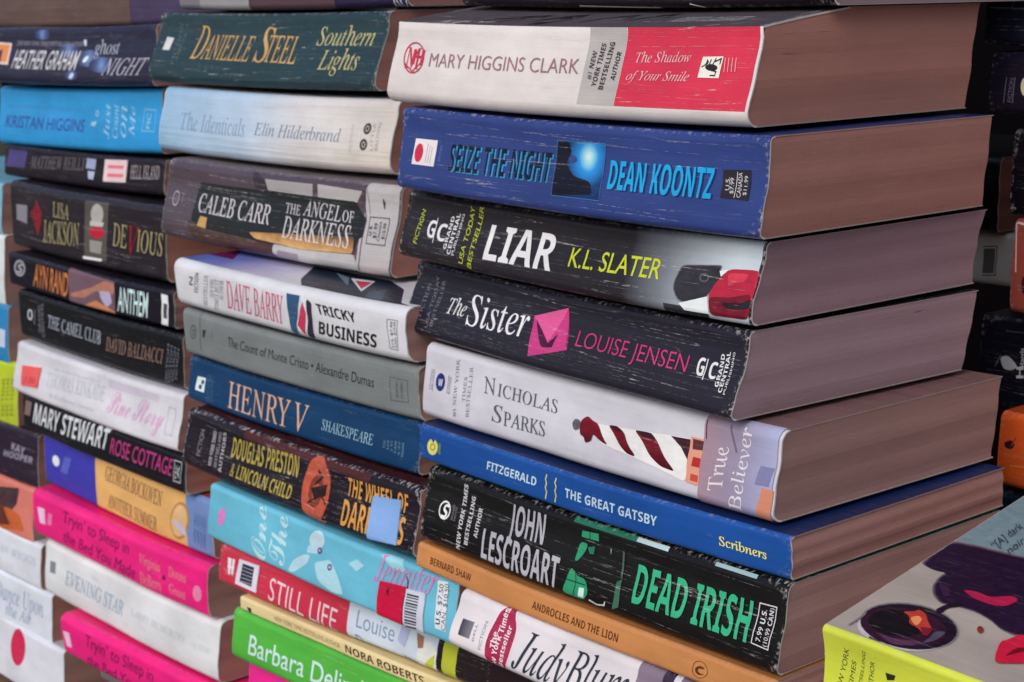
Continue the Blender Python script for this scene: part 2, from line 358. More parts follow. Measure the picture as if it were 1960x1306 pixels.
def make_book(B,idx):
    rng=random.Random(idx*17+3); S=Shape(B,rng); seed=round(rng.uniform(0,400),2)
    root=bpy.data.objects.new('paperback_book',None); root.empty_display_size=.02; link(root)
    root.location=Vector(B['loc'])+Vector((0,0,ZC)); 
    Rm=Matrix.Rotation(B['yaw'],4,'Z')@Matrix.Rotation(-B['tilt'],4,'Y')@Matrix.Rotation(B['pitch'],4,'X'); root.rotation_euler=Rm.to_euler()
    root['label']=B['label']; root['category']=B['cat']
    if B['group']: root['group']=B['group']
    els=B['el']; wear=B['wear']; gl=B['gloss']; Lm,Tm,Wm=B['L'],B['T'],B['W']
    nu=len(S.ug); nv=len(S.vg); t=CARD
    # spine
    ex=None; sp=[e for e in els if e[0]=='spine']; mats=[print_mat(B['base'],wear,gl,Lm,Tm),INNER,CUT]
    d=decor(B,S,sp,'spine')
    if d:
        ev,euv,ef,em,mc=d; mats+= [print_mat(c,wear,gl,Lm,Tm) for c in mc]; ex=(ev,euv,ef,[m+3 for m in em])
    o=[[S.spine(u,v) for v in S.vg] for u in S.ug]; i_=[[S.spine(u,v,-t) for v in S.vg] for u in S.ug]
    ed=lambda i,j: min(S.vg[j]*Tm,(1-S.vg[j])*Tm,S.ug[i]*Lm,(1-S.ug[i])*Lm)
    sheet(S,o,i_,nu,nv,lambda i,j:(S.ug[i]*Lm,S.vg[j]*Tm,ed(i,j)),'spine',mats,root,seed,ex)
    # front cover (upper) and back cover (lower)
    for nm,v,z,col,sgn in (('front_cover',nv-1,S.T,B['top'],-1),('back_cover',0,0.0,B['back'],1)):
        y0=-S.yv[v]; y1=S.W-(S.lean if sgn>0 else 0); nj=12; ys=[y0+(y1-y0)*j/(nj-1) for j in range(nj)]
        xe=S.xe[v]
        def pt(i,y,zz): 
            return Vector((-S.L+S.ug[i]*S.L+xe*S.ug[i],y-S.wav[i],zz+S.dz(S.ug[i])))
        lift=lambda i,j:0
        P0=[[pt(i,y,z) for y in ys] for i in range(nu)]; P1=[[pt(i,y,z+sgn*t*.6) for y in ys] for i in range(nu)]
        if sgn>0: P0,P1=P1,P0      # lower cover: keep winding outwards
        ex=None; mats=[print_mat(col,wear*.6,gl,Lm,Wm),INNER,CUT]
        if sgn<0:
            d=decor(B,S,[e for e in els if e[0]=='top'],'top')
            if d: ev,euv,ef,em,mc=d; mats+=[print_mat(c,wear*.6,gl,Lm,Wm) for c in mc]; ex=(ev,euv,ef,[m+3 for m in em])
        if sgn>0: mats=[INNER,mats[0],CUT]
        mats[2]=CUTC
        sheet(S,P0,P1,nu,nj,lambda i,j:(S.ug[i]*Lm,ys[j]*1000,min((ys[j]-y0)*1000+2,(ys[-1]-ys[j])*1000,S.ug[i]*Lm,(1-S.ug[i])*Lm)),nm,mats,root,seed,ex)
    # page block: v levels x depth
    bm_v=[];uvs=[];fc=[]
    z0,z1=t*.6+.00005,S.T-t*.6-.00005; nvp=16
    vl=[z0/S.T+(z1-z0)/S.T*(k/(nvp-1)) for k in range(nvp)]
    p=[rng.uniform(0,6.28) for _ in range(3)]; foreb=rng.uniform(0,.0015)
    def ys_(v):
        a=-np.interp(v,S.vg,S.yv)+t*1.15
        q=1-v; b=S.W-.0004-S.lean*q-foreb*4*v*q+.0003*math.sin(v*9+p[0])
        return a,b
    ny=14
    for side,u in ((0,1.0),(1,0.0)):
        for v in vl:
            a,b=ys_(v); xe=np.interp(v,S.vg,S.xe)*u
            for k in range(ny):
                y=a+(b-a)*k/(ny-1); x=-S.L*(1-u)+xe+(-.0002 if side==0 else .0002)+.00005*math.sin(k*1.7+v*7+p[1])
                bm_v.append((x,y-np.interp(u,S.ug,S.wav),v*S.T)); uvs.append((y*1000,v*Tm+.5*math.sin(y*22+p[2]),1))
    n=nvp*ny
    for side in (0,1):
        for i in range(nvp-1):
            for k in range(ny-1):
                q=[side*n+i*ny+k,side*n+i*ny+k+1,side*n+(i+1)*ny+k+1,side*n+(i+1)*ny+k]; fc.append(q if side==0 else q[::-1])
    def strip(idx):
        b=len(bm_v); nu_=len(S.ug)
        for a in idx:
            A_=bm_v[a]; B_=bm_v[n+a]; wa,wb=S.wav[-1],S.wav[0]
            for q,u in enumerate(reversed(S.ug)):
                g=1-u; dy=(A_[1]+wa)*(1-g)+(B_[1]+wb)*g-S.wav[nu_-1-q]
                bm_v.append((A_[0]*(1-g)+B_[0]*g,dy,A_[2]*(1-g)+B_[2]*g+S.dz(u))); uvs.append((u*Lm,uvs[a][1],1))
        for k in range(len(idx)-1):
            for q in range(nu_-1): fc.append([b+k*nu_+q,b+k*nu_+q+1,b+(k+1)*nu_+q+1,b+(k+1)*nu_+q])
    strip([i*ny+ny-1 for i in range(nvp)]); strip([i*ny for i in range(nvp)][::-1]); strip([k for k in range(ny)]); strip([(nvp-1)*ny+k for k in range(ny)][::-1])
    me=bpy.data.meshes.new('page_block'); me.from_pydata(bm_v,[],fc); me.materials.append(PAGES[B['page']]); set_attrs(me,uvs,seed); me.update()
    link(bpy.data.objects.new('page_block',me),root)
    # stickers and labels
    by={}
    for e in els:
        if e[0].startswith('spine:'): by.setdefault(e[0][6:],[]).append(e)
    for nm,es in by.items():
        groups=[es]
        d=decor(B,S,es,'spine',hbase=.00075 if 1 else 0)
        if not d: continue
        ev,euv,ef,em,mc=d
        # give the sticker thickness: a skirt down to the spine
        me=bpy.data.meshes.new(nm); V=[tuple(v) for v in ev]; Fs=list(ef); MI=list(em)
        from collections import Counter
        cnt=Counter()
        for f,m in zip(ef,em):
            if m!=0: continue
            for a,b in zip(f,f[1:]+f[:1]): cnt[(a,b)]+=1
        off=Vector((0,.00055,0)); mp={}
        for (a,b) in list(cnt):
            if (b,a) in cnt: continue
            for q in (a,b):
                if q not in mp: mp[q]=len(V); V.append(tuple(ev[q]+off)); euv.append(euv[q])
            Fs.append([b,a,mp[a],mp[b]]); MI.append(0)
        me.from_pydata(V,[],Fs); 
        for c in mc: me.materials.append(print_mat(c,.15,0.0,Lm,Tm))
        me.polygons.foreach_set('material_index',MI); set_attrs(me,euv,seed); me.update()
        link(bpy.data.objects.new(nm,me),root)
    return root
BOOKS = [
  {'key':'topR','label':'black book on top of the white and red spined one,at the photo top','base':(34,28,34),'top':(30,26,30),'back':(34,28,34),'wear':0.6,'loc':[-0.32473,0.39147,-0.00316],'yaw':0.01746,'tilt':-0.00944,'pitch':0,'L':175.0,'T':26.0,'W':104.0,'lean':3.0,'bulge':0.6,'r':1.5,'rise':0,'rd':0,'gloss':0.0,'page':1,'group':'books stacked in the near right pile','cat':'book','fan':0,'el':[['spine','L',(190,185,190),0.3,[0.3649,0.0311,0.5817,0.0105]],['spine','L',(200,195,200),0.35,[0.6616,0.0545,0.6951,0.0103]]]},
  {'key':'mhc','label':'thick book with a white spine that turns red at its right end,thin grey capitals','base':(212,206,204),'top':(84,78,84),'back':(212,206,204),'wear':1.25,'loc':[-0.32876,0.36147,-0.03737],'yaw':0.01746,'tilt':-0.00944,'pitch':0,'L':176.63,'T':34.01,'W':107.08,'lean':6.17,'bulge':-0.7,'r':3.0,'rise':5.0,'rd':40,'gloss':0.0,'page':0,'group':'books stacked in the near right pile','cat':'book','fan':0,'el':[['spine','P',(204,54,78),[0.6845,0.1406,0.994,0.1406,0.994,0.852,0.6845,0.852]],['spine','P',(176,172,170),[0.5896,0.1406,0.6831,0.1406,0.6831,0.852,0.5896,0.852]],['spine','P',(84,78,84),[0.0,0.853,1.0,0.853,1.0,1.0,0.0,1.0]],['spine','L',(42,36,42),0.55,[0.2115,0.8658,0.2492,0.9043,0.306,0.9267,0.3263,0.8958]],['spine','L',(42,36,42),0.55,[0.2841,0.8809,0.308,0.9183,0.3447,0.9379,0.3584,0.9091]],['spine','L',(42,36,42),0.55,[0.3777,0.89,0.4034,0.9266,0.443,0.9447,0.4575,0.9176]],['spine','L',(42,36,42),0.55,[0.511,0.8909,0.5379,0.9264,0.579,0.9444,0.594,0.9178]],['spine','L',(42,36,42),0.55,[0.6151,0.9028,0.6353,0.9372,0.6666,0.9531,0.6782,0.9284]],['spine','L',(42,36,42),0.7,[0.3774,0.8972,0.4141,0.9238,0.452,0.9094,0.4311,0.8783,0.4013,0.8722]],['spine','T','ROBERT & DAUGHTER','SB',(165,160,162),[0.7291,0.8927,0.8934,0.8934,0.73,0.9305],0],['spine','E',(185,60,85),[0.0722,0.4851,0.1078,0.4819,0.0675,0.6492],0.1],['spine','T','M','R',(190,50,75),[0.0466,0.3764,0.0958,0.3685,0.0445,0.5947],0],['spine','T','H','SB',(190,50,75),[0.068,0.417,0.107,0.4148,0.0669,0.5743],0],['spine','L',(190,50,75),0.5,[0.042,0.4287,0.0769,0.3432,0.1071,0.4669]],['spine','T','MARY HIGGINS CLARK','S',(150,112,122),[0.1293,0.4075,0.5776,0.4186,0.127,0.5463],-0.004],['spine','T','#1 NEW','SBI',(62,54,60),[0.6134,0.3712,0.6153,0.6374,0.6019,0.372],0],['spine','T','YORK TIMES','SBI',(62,54,60),[0.6302,0.3147,0.6348,0.7084,0.6181,0.3152],0],['spine','T','BESTSELLING','SB',(62,54,60),[0.6495,0.2828,0.656,0.7166,0.6374,0.2857],0],['spine','T','AUTHOR','SBI',(62,54,60),[0.6739,0.3681,0.6771,0.6279,0.6623,0.3701],0],['spine','T','The Shadow','RI',(232,180,186),[0.7157,0.5357,0.8488,0.5487,0.7146,0.6316],0],['spine','T','of Your Smile','RI',(232,180,186),[0.7012,0.3792,0.8513,0.3829,0.7055,0.4637],0],['spine','P',(226,222,212),[0.8764,0.5963,0.923,0.5992,0.9218,0.4145,0.8734,0.4164]],['spine','E',(40,34,36),[0.9005,0.5039,0.9148,0.5011,0.8992,0.5331],0],['spine','P',(40,34,36),[0.8875,0.5817,0.8942,0.5397,0.8784,0.5008,0.8763,0.5104,0.8865,0.5326]],['spine','L',(40,34,36),0.45,[0.9062,0.5535,0.9192,0.5794,0.9182,0.5307]],['spine','L',(40,34,36),0.4,[0.9016,0.4797,0.9131,0.4692,0.9115,0.4348,0.9003,0.4367]],['spine','L',(40,34,36),0.4,[0.8947,0.5276,0.8974,0.5743]],['spine','L',(40,34,36),0.4,[0.9026,0.5286,0.908,0.5841]],['spine','L',(232,180,186),0.22,[0.9282,0.5865,0.9314,0.4659]],['spine','L',(232,180,186),0.22,[0.9362,0.5875,0.9394,0.4671]],['spine','L',(232,180,186),0.22,[0.9442,0.5884,0.9474,0.4683]],['spine','L',(232,180,186),0.22,[0.9522,0.5894,0.9553,0.4695]]]},
  {'key':'koontz','label':'thick dark blue spined book with a glowing light picture and bright cyan capitals','base':(50,66,124),'top':(30,44,92),'back':(50,66,124),'wear':0.9,'loc':[-0.3179,0.35309,-0.06822],'yaw':0.00546,'tilt':-0.01006,'pitch':0,'L':177.19,'T':29.54,'W':107.61,'lean':3.27,'bulge':-0.3,'r':1.8,'rise':0,'rd':0,'gloss':0.0,'page':0,'group':'books stacked in the near right pile','cat':'book','fan':0,'el':[['spine','P',(222,216,220),[0.0473,0.6358,0.1214,0.6454,0.1181,0.3306,0.0431,0.3235]],['spine','E',(200,45,75),[0.0634,0.4682,0.0774,0.4686,0.0644,0.5815],0],['spine','P',(200,45,75),[0.0574,0.5734,0.0734,0.5671,0.0684,0.4972,0.0599,0.5027]],['spine','L',(150,140,150),0.25,[0.0885,0.362,0.0912,0.5953]],['spine','L',(150,140,150),0.25,[0.0964,0.3656,0.0991,0.5771]],['spine','L',(150,140,150),0.25,[0.1043,0.3691,0.1069,0.5589]],['spine','T','BANTAM','S',(90,120,190),[0.1374,0.4017,0.1408,0.588,0.1292,0.4016],0],['spine','T','SEIZE THE NIGHT','SB',(50,140,185),[0.1714,0.3004,0.4734,0.3242,0.173,0.623],0],['spine','T','SEIZE THE NIGHT','SB',(12,20,52),[0.1665,0.3122,0.4692,0.3383,0.1682,0.6351],0],['spine','P',['rad',0.5728,0.6562,19.798,[[0,(235,250,255)],[0.1,(150,215,250)],[0.24,(45,140,215)],[0.5,(30,62,115)],[1,(24,28,50)]]],[0.4829,0.8045,0.6174,0.8142,0.616,0.2095,0.4824,0.1982]],['spine','P',(24,24,42),[0.4849,0.7958,0.5177,0.8016,0.5252,0.6831,0.5116,0.5673,0.5368,0.4364,0.5866,0.3981,0.5965,0.2616,0.4835,0.2053]],['spine','E',(52,70,125),[0.5301,0.6147,0.5416,0.6118,0.5302,0.657],0],['spine','L',(70,120,180),0.2,[0.4829,0.8045,0.6174,0.8142,0.616,0.2095,0.4824,0.1982,0.4829,0.8045]],['spine','T','DEAN KOONTZ','SB',(14,50,110),[0.6362,0.3367,0.8876,0.3481,0.6368,0.6439],0],['spine','T','DEAN KOONTZ','SB',(32,158,212),[0.6332,0.3443,0.8843,0.3549,0.6338,0.6517],0],['spine','P',(44,40,48),[0.904,0.6485,0.9638,0.666,0.9669,0.3721,0.9058,0.3745]],['spine','T','U.S.','S',(198,196,202),[0.9221,0.4546,0.9197,0.5795,0.9132,0.4539],0],['spine','T','$7.99','S',(198,196,202),[0.9322,0.425,0.9292,0.5773,0.9242,0.4247],0],['spine','L',(198,196,202),0.25,[0.9356,0.6387,0.9362,0.3878]],['spine','T','CANADA','S',(198,196,202),[0.9494,0.3926,0.9466,0.6344,0.9405,0.3945],0],['spine','T','$11.99','S',(198,196,202),[0.9603,0.4199,0.959,0.6062,0.953,0.4199],0]]},
  {'key':'liar','label':'black spined book with large bold white letters and yellow capitals,pale grey right end','base':(42,38,43),'top':(38,34,40),'back':(42,38,43),'wear':1.1,'loc':[-0.32284,0.3563,-0.09432],'yaw':-0.00679,'tilt':-0.01097,'pitch':0,'L':177.4,'T':24.52,'W':106.86,'lean':5.03,'bulge':-0.2,'r':1.8,'rise':0,'rd':0,'gloss':0.0,'page':1,'group':'books stacked in the near right pile','cat':'book','fan':0,'el':[['spine','P',['lin','u',0.6936,0.9452,[[0,(42,38,43)],[0.35,(110,114,124)],[1,(192,205,214)]]],[0.6936,0.0,0.994,0.0,0.994,1.0,0.6936,1.0]],['spine','P',['lin','v',0.0,0.35,[[0,(34,34,40)],[1,(90,94,102)]]],[0.7975,0.0,0.9032,0.0,0.9032,0.12,0.7975,0.12]],['spine','T','FICTION','SI',(178,188,58),[0.0599,0.2376,0.0661,0.7572,0.0463,0.2332],0],['spine','T','G','SB',(214,214,218),[0.0866,0.3706,0.1133,0.3692,0.0849,0.6217],0],['spine','L',(214,214,218),0.4,[0.1113,0.6634,0.114,0.3058]],['spine','T','C','SB',(214,214,218),[0.1228,0.3496,0.1523,0.3557,0.121,0.598],0],['spine','T','GRAND','SB',(214,214,218),[0.1634,0.2566,0.1662,0.7293,0.1526,0.2542],0],['spine','T','CENTRAL','SB',(214,214,218),[0.18,0.1945,0.1838,0.7859,0.1678,0.1905],0],['spine','T','PUBLISHING','S',(214,214,218),[0.1917,0.1914,0.1976,0.791,0.1837,0.1888],0],['spine','T','USA TODAY','SI',(178,188,58),[0.2244,0.1004,0.2298,0.9327,0.2106,0.0965],0],['spine','T','BESTSELLER','SI',(178,188,58),[0.2514,0.0526,0.2583,0.9406,0.2383,0.0489],0],['spine','T','LIAR','SB',(222,222,228),[0.2849,0.2264,0.4912,0.2466,0.2885,0.7152],0],['spine','T','K.L. SLATER','S',(190,202,50),[0.5375,0.3554,0.7772,0.3901,0.5385,0.6049],0.004],['spine','P',(125,130,136),[0.8197,0.6075,0.9149,0.6708,0.9115,0.5842,0.9241,0.5414,0.9132,0.4374,0.9018,0.2941,0.8673,0.1411,0.8288,0.1742,0.812,0.3496]],['spine','P',(100,103,109),[0.821,0.6035,0.9141,0.6654,0.9107,0.5807,0.923,0.5388,0.9124,0.4371,0.9013,0.2969,0.8675,0.1473,0.8299,0.1796,0.8134,0.3511]],['spine','P',(75,75,81),[0.8222,0.5994,0.9133,0.66,0.91,0.5771,0.922,0.5362,0.9116,0.4367,0.9008,0.2997,0.8678,0.1534,0.8309,0.185,0.8148,0.3527]],['spine','P',(50,48,54),[0.8235,0.5954,0.9125,0.6545,0.9092,0.5736,0.921,0.5336,0.9108,0.4364,0.9002,0.3025,0.868,0.1595,0.832,0.1904,0.8163,0.3543]],['spine','E',(95,95,102),[0.8802,0.4919,0.8908,0.494,0.8791,0.5435],0.25],['spine','P',(172,38,62),[0.9082,0.4249,0.9168,0.5259,0.9337,0.6358,0.9845,0.6572,0.9982,0.6459,0.9987,0.347,0.994,0.0817,0.908,0.0661,0.9013,0.3015]],['spine','P',(110,22,42),[0.903,0.2838,0.95,0.3044,0.995,0.3933,0.9951,0.083,0.908,0.0661]],['spine','P',(200,60,80),[0.9296,0.5854,0.9777,0.6084,0.9701,0.4992,0.9529,0.4981,0.9383,0.4139]],['spine','P',(40,34,40),[0.9272,0.2329,0.9784,0.2604,0.9971,0.3326,0.9972,0.2064,0.9494,0.1618]],['spine','P',(218,226,230),[0.911,0.5927,0.9311,0.6264,0.9167,0.5292]],['spine','P',(214,222,228),[0.8353,0.1471,0.8997,0.2801,0.9065,0.0774,0.8496,0.076]]]},
  {'key':'sister','label':'black spined book with a pink envelope beside an italic white title','base':(40,38,48),'top':(44,42,50),'back':(40,38,48),'wear':1.3,'loc':[-0.32414,0.35219,-0.122],'yaw':-0.04597,'tilt':-0.00582,'pitch':0,'L':175.36,'T':26.2,'W':105.41,'lean':7.15,'bulge':-0.4,'r':1.8,'rise':0,'rd':0,'gloss':0.0,'page':1,'group':'books stacked in the near right pile','cat':'book','fan':0,'el':[['spine','T','FICTION','R',(112,110,122),[0.0574,0.2666,0.0573,0.7354,0.0439,0.2573],0],['spine','T','USA TODAY','S',(112,110,122),[0.0901,0.1524,0.0819,0.8587,0.0794,0.1455],0],['spine','T','BESTSELLER','S',(112,110,122),[0.1062,0.1859,0.1049,0.8175,0.0956,0.1791],0],['spine','T','The','RI',(214,214,218),[0.1387,0.4057,0.2015,0.4192,0.1376,0.6296],0],['spine','T','Sister','R',(222,220,224),[0.2125,0.3309,0.4107,0.3673,0.2093,0.7295],0],['spine','P',(186,58,122),[0.4201,0.6491,0.5169,0.8428,0.543,0.346,0.4366,0.1575]],['spine','P',(70,26,56),[0.4278,0.6284,0.4846,0.3713,0.4954,0.3301,0.4681,0.2996,0.4369,0.5331]],['spine','P',(60,26,50),[0.4846,0.3713,0.5041,0.5094,0.4996,0.3348,0.4829,0.3161]],['spine','P',(208,84,142),[0.4201,0.6491,0.5169,0.8428,0.4836,0.393]],['spine','L',(90,30,70),0.3,[0.5176,0.8288,0.5385,0.3784]],['spine','T','LOUISE JENSEN','S',(196,56,118),[0.5609,0.4128,0.8654,0.4127,0.5599,0.6021],-0.012],['spine','T','G','SB',(214,214,218),[0.8915,0.4137,0.9102,0.4167,0.8869,0.6081],0],['spine','L',(214,214,218),0.4,[0.9104,0.609,0.9133,0.3799]],['spine','T','C','SB',(214,214,218),[0.9234,0.4062,0.9423,0.4167,0.9187,0.5855],0],['spine','T','GRAND','SB',(214,214,218),[0.9558,0.3432,0.9486,0.6923,0.9466,0.3397],0],['spine','T','CENTRAL','SB',(214,214,218),[0.9675,0.2946,0.9613,0.7318,0.9586,0.2879],0],['spine','T','PUBLISHING','S',(214,214,218),[0.9764,0.2829,0.9721,0.7361,0.9715,0.2815],0]]},
  {'key':'true','label':'white spined book with a red and white striped lighthouse lying on its side','base':(200,200,210),'top':(120,92,92),'back':(200,200,210),'wear':0.55,'loc':[-0.31057,0.3516,-0.15088],'yaw':-0.00995,'tilt':-0.00126,'pitch':0,'L':174.0,'T':27.68,'W':105.89,'lean':2.43,'bulge':0.4,'r':2.2,'rise':0,'rd':0,'gloss':0.0,'page':0,'group':'books stacked in the near right pile','cat':'book','fan':0,'el':[['spine','L',(112,118,136),0.2,[0.0231,0.6731,0.0202,0.3895]],['spine','L',(112,118,136),0.2,[0.0328,0.6842,0.0316,0.3841]],['spine','T','FICTION','R',(112,118,136),[0.0322,0.4036,0.0329,0.6751,0.0242,0.3979],0],['spine','E',(36,50,120),[0.0568,0.5351,0.0726,0.548,0.056,0.655],0],['spine','T','W','SB',(215,215,225),[0.0504,0.481,0.065,0.4907,0.0504,0.5742],0],['spine','T','WARNER','S',(112,118,136),[0.0857,0.4109,0.0865,0.6624,0.0804,0.4083],0],['spine','T','BOOKS','S',(112,118,136),[0.0926,0.4192,0.093,0.6421,0.0873,0.4166],0],['spine','T','#1 NEW YORK','R',(112,118,136),[0.1162,0.1348,0.1151,0.907,0.1057,0.1274],0],['spine','T','TIMES','R',(112,118,136),[0.1452,0.3744,0.1439,0.7011,0.1352,0.368],0],['spine','T','BESTSELLER','R',(112,118,136),[0.1593,0.1878,0.1607,0.8524,0.149,0.1788],0],['spine','T','N','R',(88,92,108),[0.2005,0.562,0.2356,0.5671,0.1982,0.7731],0],['spine','T','ICHOLAS','R',(88,92,108),[0.2424,0.5697,0.4259,0.5618,0.2428,0.734],0],['spine','T','S','R',(88,92,108),[0.2313,0.2359,0.2604,0.2387,0.2386,0.4556],0],['spine','T','PARKS','R',(88,92,108),[0.2692,0.2213,0.3969,0.2388,0.2692,0.4068],0],['spine','P',(226,226,230),[0.5375,0.5757,0.7899,0.6958,0.7926,0.1975,0.7216,0.2679,0.5571,0.3706]],['spine','P',(96,94,106),[0.4748,0.5069,0.4826,0.5698,0.4979,0.5621,0.4989,0.4657,0.4836,0.4199]],['spine','P',['lin','v',0.6644,0.2692,[[0,(120,30,44)],[0.5,(110,26,42)],[1,(58,26,36)]]],[0.4979,0.5621,0.5164,0.6432,0.5311,0.603,0.5493,0.5814,0.5677,0.4371,0.5828,0.3628,0.5607,0.3876,0.5378,0.4523,0.5355,0.3609,0.5184,0.3126,0.5131,0.3858,0.5009,0.3971]],['spine','P',['lin','v',0.6644,0.2692,[[0,(120,30,44)],[0.5,(110,26,42)],[1,(58,26,36)]]],[0.5756,0.6019,0.5996,0.6176,0.6219,0.5668,0.6359,0.4412,0.6613,0.3234,0.6361,0.331,0.6153,0.4009,0.5956,0.5163]],['spine','P',['lin','v',0.6644,0.2692,[[0,(120,30,44)],[0.5,(110,26,42)],[1,(58,26,36)]]],[0.6458,0.6283,0.6914,0.6455,0.7121,0.5592,0.7339,0.4141,0.7647,0.2815,0.7248,0.2982,0.6966,0.3831,0.6727,0.5265]],['spine','P',(62,34,44),[0.7419,0.6695,0.7901,0.6842,0.7931,0.448,0.7721,0.5669]],['spine','P',(60,30,40),[0.5784,0.6001,0.5996,0.6142,0.6181,0.5621,0.6007,0.5577]],['spine','P',(60,30,40),[0.6497,0.6279,0.6915,0.6404,0.7079,0.5798,0.6736,0.5797]],['spine','P',(214,150,128),[0.792,0.7207,0.8287,0.7247,0.8242,0.1968,0.7924,0.2059]],['spine','P',(175,50,48),[0.8049,0.5063,0.8251,0.507,0.8243,0.4032,0.8033,0.4013]],['spine','P',(185,80,66),[0.8032,0.3152,0.8218,0.314,0.8215,0.2363,0.803,0.2373]],['spine','P',(90,50,56),[0.7972,0.7017,0.8248,0.7026,0.825,0.6008,0.7995,0.585]],['spine','P',['lin','u',0.8257,1,[[0,(160,132,146)],[0.45,(150,142,168)],[1,(166,172,208)]]],[0.8239,0.0,0.994,0.0,0.994,1.0,0.8239,1.0]],['spine','P',(206,138,112),[0.9708,0.3691,0.9975,0.3631,0.9945,0.0213,0.9594,-0.0026]],['spine','P',(120,104,128),[0.8815,0.9434,0.8869,0.9418,0.9053,0.6705,0.9001,0.6637]],['spine','L',(60,40,50),0.4,[0.8282,0.9412,0.83,0.7348]],['spine','P',(128,128,168),[0.9606,0.5911,0.9922,0.5992,0.9863,0.39,0.9546,0.3809]],['spine','T','True','R',(228,216,222),[0.8813,0.2208,0.8847,0.7114,0.8474,0.1817],0],['spine','T','Believer','R',(228,216,222),[0.9278,0.0471,0.935,0.9517,0.8977,0.0481],0]]},
  {'key':'gatsby','label':'thin royal blue spined book with white capitals between two wavy yellow lines','base':(34,78,150),'top':(30,44,84),'back':(34,78,150),'wear':0.3,'loc':[-0.30199,0.34676,-0.16537],'yaw':0.01339,'tilt':-0.00356,'pitch':0,'L':176.93,'T':13.35,'W':105.71,'lean':0.14,'bulge':0.15,'r':1.0,'rise':0,'rd':0,'gloss':0.0,'page':0,'group':'books stacked in the near right pile','cat':'book','fan':0,'el':[['spine','E',(222,216,112),[0.0426,0.4694,0.0604,0.5028,0.0442,0.706],0],['spine','P',(34,78,150),[0.0366,0.7141,0.0535,0.7479,0.046,0.5869]],['spine','E',(120,130,90),[0.0436,0.4721,0.0522,0.4882,0.0445,0.5745],0.3],['spine','E',(222,216,112),[0.0436,0.4721,0.0484,0.4815,0.0443,0.5282],0],['spine','P',(90,130,110),[0.0634,0.6435,0.0719,0.6465,0.0695,0.3215,0.0619,0.3247]],['spine','T','FITZGERALD','SB',(186,212,236),[0.2191,0.3781,0.3694,0.3778,0.2228,0.6176],0],['spine','T','THE GREAT GATSBY','SB',(186,212,236),[0.4546,0.3549,0.6959,0.3573,0.4568,0.603],0],['spine','L',(222,216,112),0.45,[0.4032,0.7908,0.3988,0.662,0.402,0.5561,0.3979,0.4275,0.4011,0.3211,0.3987,0.1262]],['spine','L',(222,216,112),0.45,[0.4312,0.7796,0.4268,0.6516,0.43,0.5464,0.4261,0.4186,0.4293,0.3129,0.4269,0.131]],['spine','T','Scribners','R',(222,216,112),[0.8424,0.3652,0.9471,0.3523,0.8441,0.5823],0.012]]},
